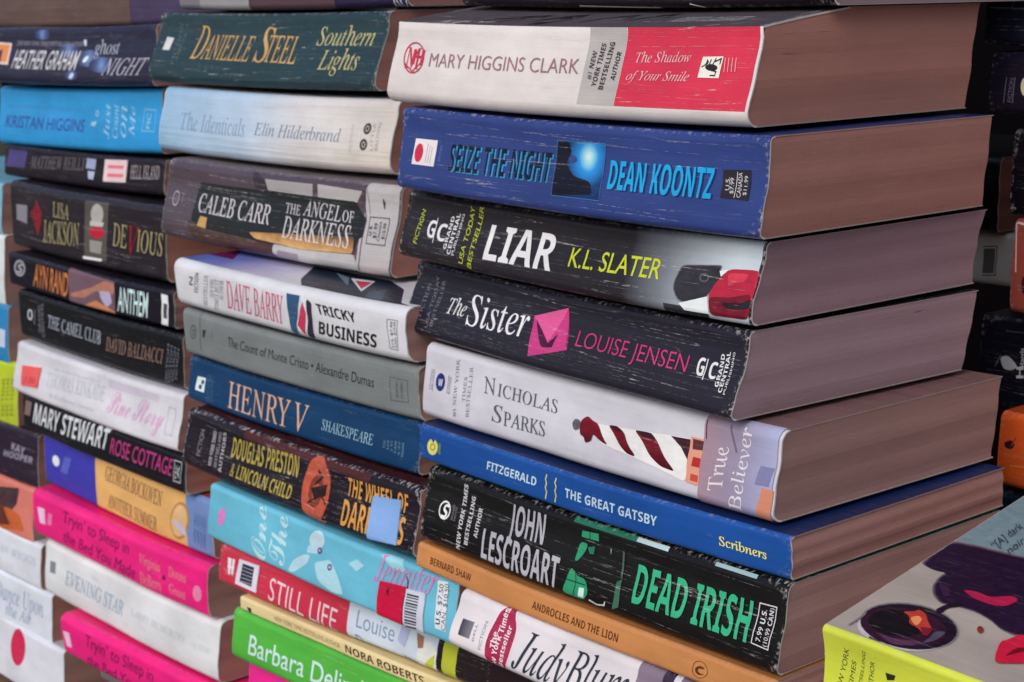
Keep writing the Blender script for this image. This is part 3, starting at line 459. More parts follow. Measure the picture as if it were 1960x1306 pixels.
  {'key':'dead','label':'thick black spined book with grey capitals and a large green title','base':(28,22,28),'top':(30,64,54),'back':(28,22,28),'wear':1.0,'loc':[-0.30108,0.34569,-0.19304],'yaw':0.00959,'tilt':0.00366,'pitch':0,'L':172.53,'T':27.29,'W':104.56,'lean':4.43,'bulge':0.3,'r':2.0,'rise':0,'rd':0,'gloss':0.0,'page':0,'group':'books stacked in the near right pile','cat':'book','fan':0,'el':[['spine','P',(36,104,82),[0.4589,0.935,0.63,0.935,0.63,0.99,0.4589,0.99]],['spine','P',(170,196,200),[0.63,0.94,0.7116,0.94,0.7116,0.985,0.63,0.985]],['spine','P',(150,180,186),[0.8273,0.95,0.9261,0.95,0.9261,0.985,0.8273,0.985]],['spine','E',(225,225,228),[0.0676,0.5075,0.0859,0.5245,0.0658,0.6291],0.18],['spine','T','S','SBI',(225,225,228),[0.0591,0.4027,0.0804,0.415,0.0597,0.5835],0],['spine','T','SIGNET','S',(120,115,124),[0.0977,0.4216,0.0985,0.6254,0.0914,0.418],0],['spine','T','NOVEL','S',(120,115,124),[0.1067,0.4255,0.1058,0.6082,0.1009,0.4207],0],['spine','T','NEW YORK TIMES','SBI',(196,196,202),[0.1315,0.0766,0.1314,0.9373,0.119,0.0722],0],['spine','T','BESTSELLING','SBI',(196,196,202),[0.1557,0.1755,0.1582,0.8191,0.1438,0.1649],0],['spine','T','AUTHOR','SBI',(196,196,202),[0.1837,0.3141,0.1848,0.6986,0.1716,0.3015],0],['spine','T','JOHN','SB',(168,168,178),[0.274,0.5222,0.3807,0.535,0.2745,0.9012],0],['spine','T','LESCROART','SB',(172,172,182),[0.2017,0.093,0.4392,0.0861,0.2002,0.4745],0],['spine','P',(48,142,104),[0.4862,0.8655,0.5305,0.8885,0.533,0.7987,0.4856,0.7876]],['spine','L',(20,50,42),0.4,[0.5075,0.8748,0.508,0.7901]],['spine','P',(48,142,104),[0.4834,0.7243,0.5044,0.7336,0.5021,0.6497,0.4848,0.4946,0.4758,0.4894]],['spine','P',(40,112,84),[0.5057,0.6893,0.5242,0.7259,0.5241,0.6321,0.5126,0.6231]],['spine','P',(48,142,104),[0.4717,0.4049,0.4854,0.3667,0.4911,0.3299,0.5159,0.3217,0.5253,0.1678,0.5152,0.0703,0.4542,0.0731,0.4623,0.2365]],['spine','L',(22,60,50),0.4,[0.4856,0.3586,0.4898,0.2802,0.4857,0.0781]],['spine','L',(22,60,50),0.4,[0.4632,0.2465,0.5159,0.2541]],['spine','P',(196,236,222),[0.4998,0.2028,0.5139,0.2137,0.5144,0.0994,0.4987,0.0907]],['spine','P',(78,92,90),[0.5999,0.7877,0.6047,0.7783,0.6088,0.4695,0.6036,0.4944]],['spine','P',(62,104,86),[0.5971,0.4176,0.6088,0.4695,0.6098,0.1389,0.5932,0.0865]],['spine','L',(190,210,206),0.5,[0.5299,0.0994,0.5517,0.0763,0.572,0.1014,0.5727,0.1444]],['spine','P',(120,150,146),[0.5661,0.7611,0.5706,0.7597,0.5696,0.688]],['spine','T','DEAD IRISH','SB',(56,172,128),[0.6417,0.2497,0.9256,0.2663,0.6442,0.7008],0],['spine','L',(205,205,210),0.35,[0.9423,0.7162,0.9808,0.7283,0.976,0.2745,0.9375,0.287,0.9423,0.7162]],['spine','T','7.99 U.S.','SB',(215,215,220),[0.9571,0.3253,0.9598,0.6654,0.9459,0.3255],0],['spine','T','(10.99 CAN)','SB',(205,205,212),[0.9724,0.2989,0.9756,0.7057,0.9626,0.2957],0]]},
  {'key':'androcles','label':'thin plain tan spined book with small dark brown capitals','base':(190,130,80),'top':(160,108,66),'back':(190,130,80),'wear':0.25,'loc':[-0.29972,0.33889,-0.20269],'yaw':-0.00314,'tilt':0.00966,'pitch':0,'L':175.71,'T':9.6,'W':108.0,'lean':1.0,'bulge':0.2,'r':1.0,'rise':0,'rd':0,'gloss':0.0,'page':0,'group':'books stacked in the near right pile','cat':'book','fan':0,'el':[['spine','T','BERNARD SHAW','SB',(92,52,32),[0.0477,0.3645,0.1891,0.3942,0.0476,0.6426],0],['spine','T','ANDROCLES AND THE LION','SB',(92,52,32),[0.3836,0.3713,0.6217,0.357,0.3851,0.6589],0],['spine','E',(92,52,32),[0.8274,0.4896,0.8459,0.5392,0.8263,0.7667],0.07],['spine','P',(92,52,32),[0.8147,0.503,0.8273,0.6302,0.8396,0.5939,0.8325,0.5365,0.8235,0.5295,0.8212,0.4365,0.8292,0.378,0.8394,0.4122,0.8267,0.3047,0.8171,0.3747]]]},
  {'key':'judy','label':'white spined book with a tall crimson oval badge beside a large italic name','base':(206,202,206),'top':(190,186,190),'back':(206,202,206),'wear':0.4,'loc':[-0.26994,0.33894,-0.22236],'yaw':0.01997,'tilt':0.00736,'pitch':0,'L':174.63,'T':19.47,'W':106.0,'lean':5.74,'bulge':0.5,'r':2.0,'rise':0,'rd':0,'gloss':0.0,'page':0,'group':'books stacked in the near right pile','cat':'book','fan':0,'el':[['spine','P',['lin','u',0.0244,0.062,[[0,(52,50,62)],[1,(120,118,128)]]],[0.0254,0.5669,0.0611,0.5827,0.0606,0.3002,0.0254,0.2908]],['spine','T','DELL','SB',(130,126,134),[0.0754,0.2914,0.0723,0.5767,0.0697,0.2901],0],['spine','T','FICTION','S',(120,118,126),[0.1003,0.2053,0.0967,0.6718,0.0919,0.1995],0],['spine','E',(232,214,220),[0.1465,0.4316,0.1851,0.4762,0.1447,1.0657],0],['spine','E',(152,42,74),[0.1465,0.4316,0.1828,0.4707,0.1446,1.0462],0],['spine','T','The','SB',(226,210,214),[0.1389,0.3247,0.1338,0.5818,0.1242,0.3182],0],['spine','T','New York Times','SBI',(226,210,214),[0.1491,-0.1082,0.1468,1.008,0.1328,-0.1298],0],['spine','T','Bestseller','SBI',(226,210,214),[0.1693,0.0688,0.1664,0.7656,0.156,0.0525],0],['spine','T','Judy','RI',(44,50,62),[0.1924,0.157,0.3341,0.1682,0.2064,0.8298],0],['spine','T','Blume','RI',(44,50,62),[0.3394,0.2161,0.5248,0.3057,0.3412,0.8386],0],['spine','P',['lin','u',0.5079,1,[[0,(128,112,130)],[0.4,(104,92,112)],[1,(90,84,104)]]],[0.5079,0.0,1.0,0.0,1.0,1.0,0.5079,1.0]],['spine','P',(58,44,64),[0.5687,0.0,0.595,0.0,0.595,1.0,0.5687,1.0]],['spine','P',(200,198,204),[0.595,0.0,0.6105,0.0,0.6105,1.0,0.595,1.0]]]},
  {'key':'botR','label':'dark brown book under the white spined one with the crimson badge','base':(44,32,36),'top':(40,30,32),'back':(44,32,36),'wear':0.4,'loc':[-0.25789,0.34294,-0.24836],'yaw':0.01997,'tilt':0.00736,'pitch':0,'L':176.0,'T':26.0,'W':106.0,'lean':2.0,'bulge':0.6,'r':1.8,'rise':0,'rd':0,'gloss':0.0,'page':0,'group':'books stacked in the near right pile','cat':'book','fan':0,'el':[]},
  {'key':'topM','label':'dark violet book topmost on the middle pile,cut by the photo top','base':(46,40,66),'top':(60,52,64),'back':(46,40,66),'wear':0.4,'loc':[-0.58221,0.42093,-0.00172],'yaw':0.08009,'tilt':-0.00188,'pitch':0,'L':175.0,'T':26.0,'W':104.0,'lean':2.0,'bulge':0.6,'r':1.8,'rise':0,'rd':0,'gloss':0.0,'page':0,'group':'books stacked in the middle pile','cat':'book','fan':0,'el':[['spine','P',(150,148,152),[0.1061,0.0,0.3454,0.0,0.3454,1.0,0.1061,1.0]],['spine','P',(84,64,72),[0.3503,0.0,0.7113,0.0,0.7113,1.0,0.3503,1.0]],['spine','P',(120,118,128),[0.0,0.0,0.1061,0.0,0.1061,1.0,0.0,1.0]],['spine','T','ROBERTS','R',(190,188,200),[0.9438,0.0076,1.1232,-0.0021,0.9421,0.2768],0]]},
  {'key':'steel','label':'dark green spined book with slanted gold capitals,near the top of the middle pile','base':(40,60,66),'top':(54,62,68),'back':(40,60,66),'wear':1.2,'loc':[-0.58423,0.41093,-0.03661],'yaw':0.08009,'tilt':-0.00188,'pitch':0,'L':178.9,'T':33.69,'W':106.0,'lean':9.12,'bulge':-0.3,'r':2.4,'rise':0,'rd':0,'gloss':0.0,'page':0,'group':'books stacked in the middle pile','cat':'book','fan':1,'el':[['spine','P',(196,200,202),[0.042,0.651,0.0778,0.6398,0.0733,0.4644,0.0387,0.4673]],['spine','T','FICTION','R',(88,102,106),[0.1171,0.2548,0.1119,0.8503,0.1001,0.2642],0],['spine','T','AMERICA','RI',(88,102,106),[0.1308,0.2964,0.1366,0.8407,0.1173,0.304],0],['spine','T','D','RI',(192,156,96),[0.1855,0.3639,0.2422,0.3622,0.1945,0.8274],0],['spine','T','ANIELLE','RI',(192,156,96),[0.2375,0.3661,0.4606,0.3519,0.2399,0.7125],0],['spine','T','S','RI',(192,156,96),[0.4809,0.3567,0.5415,0.3457,0.485,0.8279],0],['spine','T','TEEL','RI',(192,156,96),[0.5305,0.355,0.6611,0.3317,0.5262,0.7103],0],['spine','T','Southern','RI',(176,172,122),[0.728,0.5768,0.9587,0.5642,0.7273,0.8357],0],['spine','T','Lights','RI',(176,172,122),[0.7612,0.2687,0.9227,0.2658,0.7647,0.5365],0]]},
  {'key':'ident','label':'pale blue and cream spined book reflecting streaks of light','base':(170,192,214),'top':(160,170,182),'back':(150,160,175),'wear':0.2,'loc':[-0.56213,0.39761,-0.07009],'yaw':0.06322,'tilt':-0.00565,'pitch':0,'L':178.82,'T':31.21,'W':106.0,'lean':4.68,'bulge':1.3,'r':2.6,'rise':0,'rd':0,'gloss':1.0,'page':0,'group':'books stacked in the middle pile','cat':'book','fan':0,'el':[['spine','P',['lin','u',0,1,[[0,(142,178,208)],[0.4,(176,196,216)],[0.62,(204,202,204)],[1,(206,198,188)]]],[0.006,0.0,1.0,0.0,1.0,1.0,0.006,1.0]],['spine','T','The Identicals','R',(120,142,168),[0.1013,0.3798,0.4049,0.3705,0.1023,0.6532],0],['spine','T','Elin Hilderbrand','R',(104,122,142),[0.449,0.4102,0.8066,0.4044,0.4548,0.5948],0],['spine','E',(66,58,46),[0.9017,0.6028,0.9156,0.607,0.9003,0.6802],0],['spine','E',(190,184,170),[0.9017,0.6028,0.9081,0.6048,0.9003,0.6413],0.3],['spine','E',(66,58,46),[0.8981,0.3911,0.9121,0.3956,0.8967,0.4696],0],['spine','E',(190,184,170),[0.8981,0.3911,0.9046,0.3932,0.8966,0.4302],0.3],['spine','T','LITTLE','S',(160,152,146),[0.9342,0.3179,0.9291,0.6737,0.9236,0.3208],0],['spine','T','BROWN','S',(160,152,146),[0.9528,0.3176,0.949,0.6797,0.941,0.3223],0],['spine','T','FICTION','S',(176,172,170),[0.8568,0.2713,0.8521,0.64,0.8478,0.2748],0]]},
  {'key':'carr','label':'thick worn spine in black and grey with painted golden glints,white serif capitals','base':(78,66,76),'top':(120,112,116),'back':(78,66,76),'wear':1.1,'loc':[-0.54121,0.38374,-0.10895],'yaw':0.05394,'tilt':-0.00568,'pitch':0,'L':179.61,'T':36.9,'W':106.0,'lean':6.15,'bulge':-0.2,'r':2.6,'rise':0,'rd':0,'gloss':0.25,'page':0,'group':'books stacked in the middle pile','cat':'book','fan':0,'el':[['spine','P',(176,173,175),[0.8704,0.0,0.994,0.0,0.994,1.0,0.8704,1.0]],['spine','P',(160,158,158),[0.4564,0.92,0.6575,0.9285,0.6585,0.787,0.47,0.7912]],['spine','P',(172,170,168),[0.6782,0.9361,0.8554,0.911,0.837,0.7772,0.6812,0.7876]],['spine','P',(58,50,58),[0.3965,1.0154,0.4567,0.9112,0.47,0.7912,0.4163,0.7886]],['spine','P',(72,50,48),[0.1259,0.2841,0.2147,0.2278,0.4473,0.2075,0.6473,0.1684,0.5544,0.0453,0.2903,0.0404,0.1452,0.0728]],['spine','P',(26,18,22),[0.1558,0.762,0.442,0.7804,0.8339,0.7874,0.8594,0.6629,0.879,0.6222,0.8823,0.4146,0.8658,0.3718,0.857,0.2125,0.6473,0.1684,0.531,0.1812,0.2151,0.2122,0.141,0.2713]],['spine','P',['lin','v',0.1673,0.4129,[[0,(206,168,110)],[0.45,(170,124,76)],[1,(52,36,32)]]],[0.4192,0.2722,0.851,0.4064,0.8542,0.216,0.6471,0.172,0.4473,0.2075]],['spine','P',(190,150,88),[0.1866,0.352,0.2204,0.3482,0.2186,0.2139,0.1749,0.228]],['spine','P',(178,176,178),[0.5296,0.1842,0.6473,0.1684,0.8598,0.2089,0.8836,0.0376,0.647,0.0167,0.5289,0.0586]],['spine','P',(140,132,136),[0.5519,0.1184,0.6375,0.1118,0.6376,0.0294,0.5424,0.029]],['spine','L',(70,62,68),0.6,[0.8556,0.9403,0.8805,0.5897,0.8832,0.046]],['spine','L',(90,84,88),0.3,[0.8733,0.9471,0.8916,0.6613]],['spine','T','CALEB CARR','R',(206,202,204),[0.1674,0.4022,0.4988,0.3919,0.1694,0.6327],0],['spine','T','THE','R',(206,202,204),[0.5549,0.5581,0.6182,0.5479,0.5539,0.6736],0],['spine','T','ANGEL','R',(206,202,204),[0.6295,0.5602,0.7815,0.5417,0.6345,0.7373],0],['spine','T','OF','R',(206,202,204),[0.7899,0.5492,0.833,0.5465,0.7882,0.6772],0],['spine','T','DARKNESS','R',(206,202,204),[0.56,0.2742,0.833,0.2679,0.561,0.525],0],['spine','L',(40,36,40),0.3,[0.8928,0.637,0.9656,0.644,0.9698,0.3535,0.9,0.3481,0.8928,0.637]],['spine','T','U.S.','SB',(60,56,60),[0.9123,0.4389,0.908,0.5534,0.9021,0.4369],0],['spine','T','$7.99','SB',(60,56,60),[0.9329,0.4165,0.9271,0.5794,0.9196,0.416],0],['spine','T','CANADA','S',(60,56,60),[0.9463,0.3904,0.9402,0.6023,0.9376,0.3907],0],['spine','T','$10.99','SB',(60,56,60),[0.9632,0.4163,0.958,0.5865,0.9521,0.4169],0],['spine','P',(46,40,44),[0.9353,0.8594,0.9443,0.8071,0.9442,0.7264,0.9369,0.7958]],['spine','E',(150,140,150),[0.0538,0.5114,0.0705,0.5104,0.0535,0.6104],0.25],['spine','T','D','R',(150,140,150),[0.0485,0.4693,0.0622,0.4671,0.0486,0.549],0],['spine','L',(150,140,150),0.3,[0.0863,0.584,0.0865,0.4615]]]},  # gold patches: warm reflections on the glossy spine, painted as colour
  {'key':'tricky','label':'white spined book with tall magenta capitals and a curling blue and white cover','base':(206,208,214),'top':(196,194,206),'back':(206,208,214),'wear':0.4,'loc':[-0.49133,0.34874,-0.13172],'yaw':0.00486,'tilt':0.00303,'pitch':0,'L':177.75,'T':21.39,'W':106.0,'lean':-0.96,'bulge':0.6,'r':2.6,'rise':0,'rd':0,'gloss':0.0,'page':0,'group':'books stacked in the middle pile','cat':'book','fan':0,'el':[['spine','T','N','SB',(96,92,104),[0.0916,0.5175,0.0963,0.7088,0.0721,0.5083],0],['spine','T','FICTION','SB',(96,92,104),[0.1139,0.3864,0.1282,0.8223,0.0945,0.3765],0],['spine','T','BESTSELLER','RI',(96,92,104),[0.1515,0.1521,0.1737,0.8151,0.1324,0.1409],0],['spine','T','NEW YORK','RI',(96,92,104),[0.1901,0.3653,0.2022,0.7765,0.1715,0.3555],0],['spine','T','TIMES BEST','RI',(96,92,104),[0.2041,0.1262,0.2252,0.7985,0.1855,0.115],0],['spine','T','AUTHOR','RI',(96,92,104),[0.2343,0.3461,0.2467,0.7868,0.2161,0.3363],0],['spine','T','DAVE BARRY','R',(198,64,112),[0.2517,0.2315,0.5105,0.194,0.2592,0.815],0],['spine','P',(52,88,124),[0.5345,0.8419,0.5923,0.8519,0.5628,-0.0114,0.5402,0.0126]],['spine','P',(214,222,228),[0.5921,0.8429,0.6052,0.7532,0.566,0.2352,0.5915,0.0332,0.6071,0.0541,0.6411,0.7926]],['spine','P',(196,60,92),[0.6039,0.7458,0.6179,0.5434,0.6013,0.0715,0.5725,0.2527]],['spine','P',(56,46,64),[0.6196,0.828,0.6435,0.7659,0.639,0.0595,0.607,0.0476,0.6226,0.413]],['spine','T','TRICKY','SB',(40,36,40),[0.6709,0.5842,0.8279,0.5722,0.6584,0.7759],0],['spine','T','BUSINESS','SB',(40,36,40),[0.6634,0.1888,0.8907,0.1745,0.6698,0.4439],0],['spine','L',(120,118,126),0.25,[0.9371,0.7542,0.9741,0.7608,0.9679,0.2112,0.9405,0.2182,0.9371,0.7542]],['spine','T','U.S. $7.99','S',(96,92,104),[0.9548,0.2527,0.958,0.7274,0.9468,0.2466],0],['spine','T','CAN. $10.99','S',(96,92,104),[0.9657,0.2546,0.9686,0.7329,0.9586,0.2526],0],['top','P',['lin','u',0.0,1.0,[[0,(64,92,170)],[0.14,(112,118,184)],[0.3,(186,180,210)],[0.5,(206,206,212)],[1,(206,206,212)]]],[0.0,0.0,1.0,0.0,1.0,1.0,0.0,1.0]],['top','P',(96,26,70),[-0.0184,0.1599,-0.1018,0.2646,0.0103,0.3201,0.1179,0.1708]],['top','P',(36,44,60),[0.681,-0.1082,0.4825,0.1188,0.3447,0.3281,0.4927,0.3313,0.6646,0.3375,0.7943,0.2485,1.0304,-0.0631,0.8686,-0.094]],['top','P',(214,214,220),[0.5657,0.2609,0.6467,0.2854,0.7428,0.1128]],['top','P',(192,52,84),[0.6033,0.2397,0.6548,0.261,0.7155,0.1441]],['top','P',(100,118,134),[0.4698,0.2949,0.5584,0.2637,0.6506,0.1527]],['top','P',(70,92,108),[0.5951,0.0182,0.6898,-0.0075,0.6687,-0.0416]],['top','P',(60,80,96),[0.7671,0.117,0.766,0.2031,0.8786,0.0439,0.8618,-0.0243]]]},
  {'key':'monte','label':'plain grey spined book with one line of small black lettering','base':(120,126,128),'top':(110,114,116),'back':(120,126,128),'wear':0.45,'loc':[-0.49013,0.35312,-0.1544],'yaw':0.0186,'tilt':0.00404,'pitch':0,'L':178.24,'T':21.35,'W':106.0,'lean':-0.53,'bulge':0.2,'r':1.8,'rise':0,'rd':0,'gloss':0.0,'page':0,'group':'books stacked in the middle pile','cat':'book','fan':0,'el':[['spine','T','The Count of Monte Cristo • Alexandre Dumas','S',(38,38,42),[0.219,0.4641,0.8384,0.4297,0.2254,0.6695],0],['spine','E',(60,62,66),[0.046,0.5316,0.062,0.5321,0.0521,0.687],0.14],['spine','E',(60,62,66),[0.0472,0.5235,0.0541,0.5224,0.0502,0.5998],0.3],['spine','L',(60,62,66),0.35,[0.0887,0.9931,0.0769,0.1618]],['spine','P',(60,62,66),[0.0967,0.6555,0.1152,0.659,0.1007,0.4627,0.0936,0.5012]],['spine','L',(84,88,92),0.2,[0.1483,0.7081,0.1402,0.5117]],['spine','L',(84,88,92),0.22,[0.9016,0.7116,0.9648,0.7139,0.9629,0.3139,0.9002,0.2745,0.9016,0.7116]],['spine','T','BANTAM','S',(84,88,92),[0.9276,0.3586,0.9307,0.6427,0.9199,0.3555],0],['spine','T','CLASSIC','S',(84,88,92),[0.9453,0.3517,0.9478,0.6674,0.9377,0.3514],0]]},
  {'key':'henry','label':'deep teal blue spined book with tall peach serif capitals','base':(20,62,100),'top':(24,50,80),'back':(20,62,100),'wear':0.35,'loc':[-0.49332,0.35609,-0.17646],'yaw':0.01522,'tilt':0.0067,'pitch':0,'L':177.59,'T':21.05,'W':106.0,'lean':2.05,'bulge':0.15,'r':1.6,'rise':0,'rd':0,'gloss':0.0,'page':0,'group':'books stacked in the middle pile','cat':'book','fan':0,'el':[['spine','P',(206,224,232),[0.0433,0.5921,0.085,0.6112,0.0814,0.2874,0.0353,0.2856]],['spine','P',(20,62,100),[0.0542,0.4309,0.0688,0.4354,0.067,0.3371,0.0524,0.3355]],['spine','P',(20,62,100),[0.0655,0.5428,0.0787,0.5514,0.0768,0.4627,0.0644,0.4548]],['spine','T','PENGUIN','S',(70,108,142),[0.1026,0.1174,0.0985,0.6999,0.0943,0.1148],0],['spine','T','NEW FOLGER','S',(70,108,142),[0.1148,0.1352,0.1107,0.7166,0.1065,0.1327],0],['spine','T','LIBRARY','S',(70,108,142),[0.1269,0.153,0.1229,0.7333,0.1187,0.1505],0],['spine','T','HENRY V','R',(210,168,138),[0.2025,0.1604,0.5639,0.1642,0.2034,0.7187],0],['spine','T','SHAKESPEARE','R',(150,186,204),[0.6226,0.3383,0.8286,0.3346,0.6258,0.5476],0],['spine','T','FIC','SB',(92,128,156),[0.8767,0.3645,0.8769,0.5102,0.8682,0.3592],0],['spine','T','US','SB',(92,128,156),[0.8906,0.3481,0.8906,0.5182,0.8822,0.3428],0],['spine','T','5.99','SB',(92,128,156),[0.9045,0.3318,0.9042,0.5261,0.8961,0.3264],0],['spine','T','CAN','SB',(92,128,156),[0.9184,0.3156,0.9178,0.534,0.91,0.3102],0],['spine','T','6.99','SB',(92,128,156),[0.9321,0.2994,0.9314,0.5419,0.9238,0.294],0],['spine','T','DRAMA','SB',(92,128,156),[0.9458,0.2834,0.9448,0.5497,0.9375,0.2779],0]]},
  {'key':'wheel','label':'heavily creased black spined book with gold capitals and a blue square sticker','base':(34,28,36),'top':(60,34,38),'back':(34,28,36),'wear':2.2,'loc':[-0.48173,0.34499,-0.20401],'yaw':-0.00562,'tilt':0.00521,'pitch':0,'L':178.57,'T':26.58,'W':106.0,'lean':4.15,'bulge':-0.3,'r':2.6,'rise':0,'rd':0,'gloss':0.0,'page':0,'group':'books stacked in the middle pile','cat':'book','fan':0,'el':[['spine','P',(74,38,42),[0.2814,0.86,0.8188,0.86,0.8188,0.99,0.2814,0.99]],['spine','T','NEW YORK TIMES','SB',(166,164,172),[0.1496,0.2264,0.1497,0.7957,0.1338,0.2155],0],['spine','T','BESTSELLING','S',(150,148,158),[0.1755,0.2357,0.1743,0.8116,0.1623,0.228],0],['spine','T','AUTHORS','SB',(166,164,172),[0.2016,0.1819,0.1983,0.8393,0.1862,0.1734],0],['spine','T','FICTION','S',(130,128,140),[0.091,0.3047,0.0916,0.7414,0.0705,0.2886],0],['spine','T','DOUGLAS PRESTON','SB',(172,156,76),[0.2334,0.4838,0.5291,0.561,0.2342,0.8181],-0.004],['spine','T','& LINCOLN CHILD','SB',(172,156,76),[0.2411,0.1937,0.5141,0.1916,0.2475,0.4229],-0.004],['spine','E',(178,84,62),[0.6136,0.4765,0.67,0.5063,0.6103,0.987],0],['spine','E',(120,52,44),[0.6138,0.4657,0.6424,0.4798,0.614,0.7097],0.5],['spine','L',(40,24,28),1.2,[0.6122,0.7839,0.6313,0.7014,0.606,0.5545]],['spine','P',(40,28,32),[0.5927,0.4903,0.6558,0.6273,0.6572,0.4537,0.6104,0.3593]],['spine','L',(40,24,28),0.9,[0.589,0.2576,0.6375,0.4456,0.6631,0.3295]],['spine','P',(176,92,66),[0.5823,0.015,0.6745,0.1007,0.6487,-0.0234,0.6015,-0.0345]],['spine','T','THE WHEEL OF','SB',(208,150,76),[0.738,0.5735,0.96,0.6005,0.7368,0.8467],-0.004],['spine','T','DARKNESS','SB',(208,150,76),[0.7323,0.1277,0.9617,0.1561,0.7325,0.522],0],['spine:price_sticker','P',(128,166,218),[0.8373,0.6995,0.9368,0.765,0.946,0.141,0.8384,0.09]]]},
  {'key':'jenn','label':'sky blue spined book with pale flowers and a red barcode sticker','base':(104,182,208),'top':(96,170,196),'back':(104,182,208),'wear':0.3,'loc':[-0.45284,0.34,-0.22896],'yaw':0.00385,'tilt':0.00728,'pitch':0,'L':177.08,'T':24.28,'W':106.0,'lean':2.59,'bulge':0.25,'r':1.4,'rise':0,'rd':0,'gloss':0.0,'page':0,'group':'books stacked in the middle pile','cat':'book','fan':0,'el':[['spine','E',(214,130,196),[0.0621,0.4914,0.0791,0.4985,0.0654,0.6544],0],['spine','T','One','script',(178,216,236),[0.2732,0.0719,0.2611,1.0076,0.2118,-0.0123],0],['spine','T','The','script',(178,216,236),[0.3547,0.1306,0.3573,0.9927,0.2848,0.0291],0],['spine','P',(172,208,230),[0.3688,0.0755,0.3945,0.32,0.4407,0.4993,0.4639,0.5163,0.4536,0.3532,0.396,0.1007]],['spine','E',(186,212,234),[0.4843,0.8127,0.5153,0.8307,0.4896,0.9733],0],['spine','P',(172,208,230),[0.4511,0.661,0.5078,0.7357,0.4921,0.5901,0.4463,0.5332]],['spine','P',(166,212,226),[0.4821,0.4287,0.5433,0.5862,0.5852,0.3543,0.6051,0.1042,0.5605,0.0664,0.5021,0.1505]],['spine','P',(160,206,228),[0.6146,0.6441,0.6454,0.7688,0.6731,0.7037,0.6483,0.5656]],['spine','P',(150,210,222),[0.7263,0.981,0.7963,1.0389,0.825,0.8467,0.7751,0.822]],['spine','E',(112,58,130),[0.4995,0.6552,0.5086,0.6616,0.5001,0.7129],0.55],['spine','E',(112,58,130),[0.5458,0.4603,0.5547,0.4671,0.5463,0.5182],0.55],['spine','T','Jennifer','RI',(206,130,186),[0.7089,0.5158,0.9229,0.6587,0.7209,0.994],0],['spine:price_sticker','P',(196,28,66),[0.7374,0.5695,0.8303,0.6275,0.8217,0.0232,0.7316,0.0284]],['spine:price_sticker','T','K','SB',(60,10,30),[0.7664,0.394,0.7787,0.3995,0.7652,0.5188],0],['spine','L',(24,40,66),0.5,[0.8235,0.7948,0.8314,0.7243,0.8334,0.5472,0.8168,0.2266]],['spine:barcode_label','P',(196,202,216),[0.8322,0.6084,0.898,0.6458,0.8975,0.0317,0.8261,0.011]],['spine:barcode_label','P',(40,38,48),[0.8369,0.545,0.8781,0.5709,0.8782,0.544,0.837,0.5178]],['spine:barcode_label','P',(40,38,48),[0.8366,0.5011,0.8779,0.5275,0.8777,0.5091,0.8365,0.4826]],['spine:barcode_label','P',(40,38,48),[0.8363,0.457,0.8776,0.4838,0.8775,0.4654,0.8361,0.4384]],['spine:barcode_label','P',(40,38,48),[0.8359,0.4128,0.8773,0.4401,0.8774,0.4129,0.836,0.3853]],['spine:barcode_label','P',(40,38,48),[0.8356,0.3685,0.8771,0.3962,0.877,0.3777,0.8355,0.3498]],['spine:barcode_label','P',(40,38,48),[0.8353,0.324,0.8768,0.3522,0.8767,0.3336,0.8351,0.3052]],['spine:barcode_label','P',(40,38,48),[0.8349,0.2794,0.8765,0.308,0.8766,0.2806,0.835,0.2516]],['spine:barcode_label','P',(40,38,48),[0.8346,0.2346,0.8763,0.2637,0.8761,0.2451,0.8345,0.2157]],['spine:barcode_label','P',(40,38,48),[0.8343,0.1897,0.876,0.2193,0.8759,0.2006,0.8341,0.1708]],['spine:barcode_label','P',(40,38,48),[0.8339,0.1447,0.8757,0.1747,0.8758,0.147,0.834,0.1166]],['spine:barcode_label','P',(40,38,48),[0.8336,0.0995,0.8754,0.13,0.8753,0.1112,0.8334,0.0804]],['spine:barcode_label','P',(40,38,48),[0.8332,0.0541,0.8752,0.0852,0.8751,0.0662,0.8331,0.035]],['spine','P',(214,220,226),[0.9304,0.9203,0.9656,0.9435,0.9741,0.1938,0.9366,0.1836]],['spine','T','U.S. $7.50','SB',(40,44,60),[0.9542,0.2617,0.951,0.8852,0.9389,0.2505],0],['spine','T','CAN. $10.50','S',(60,70,90),[0.972,0.2008,0.9681,0.9178,0.9587,0.1933],0]]},
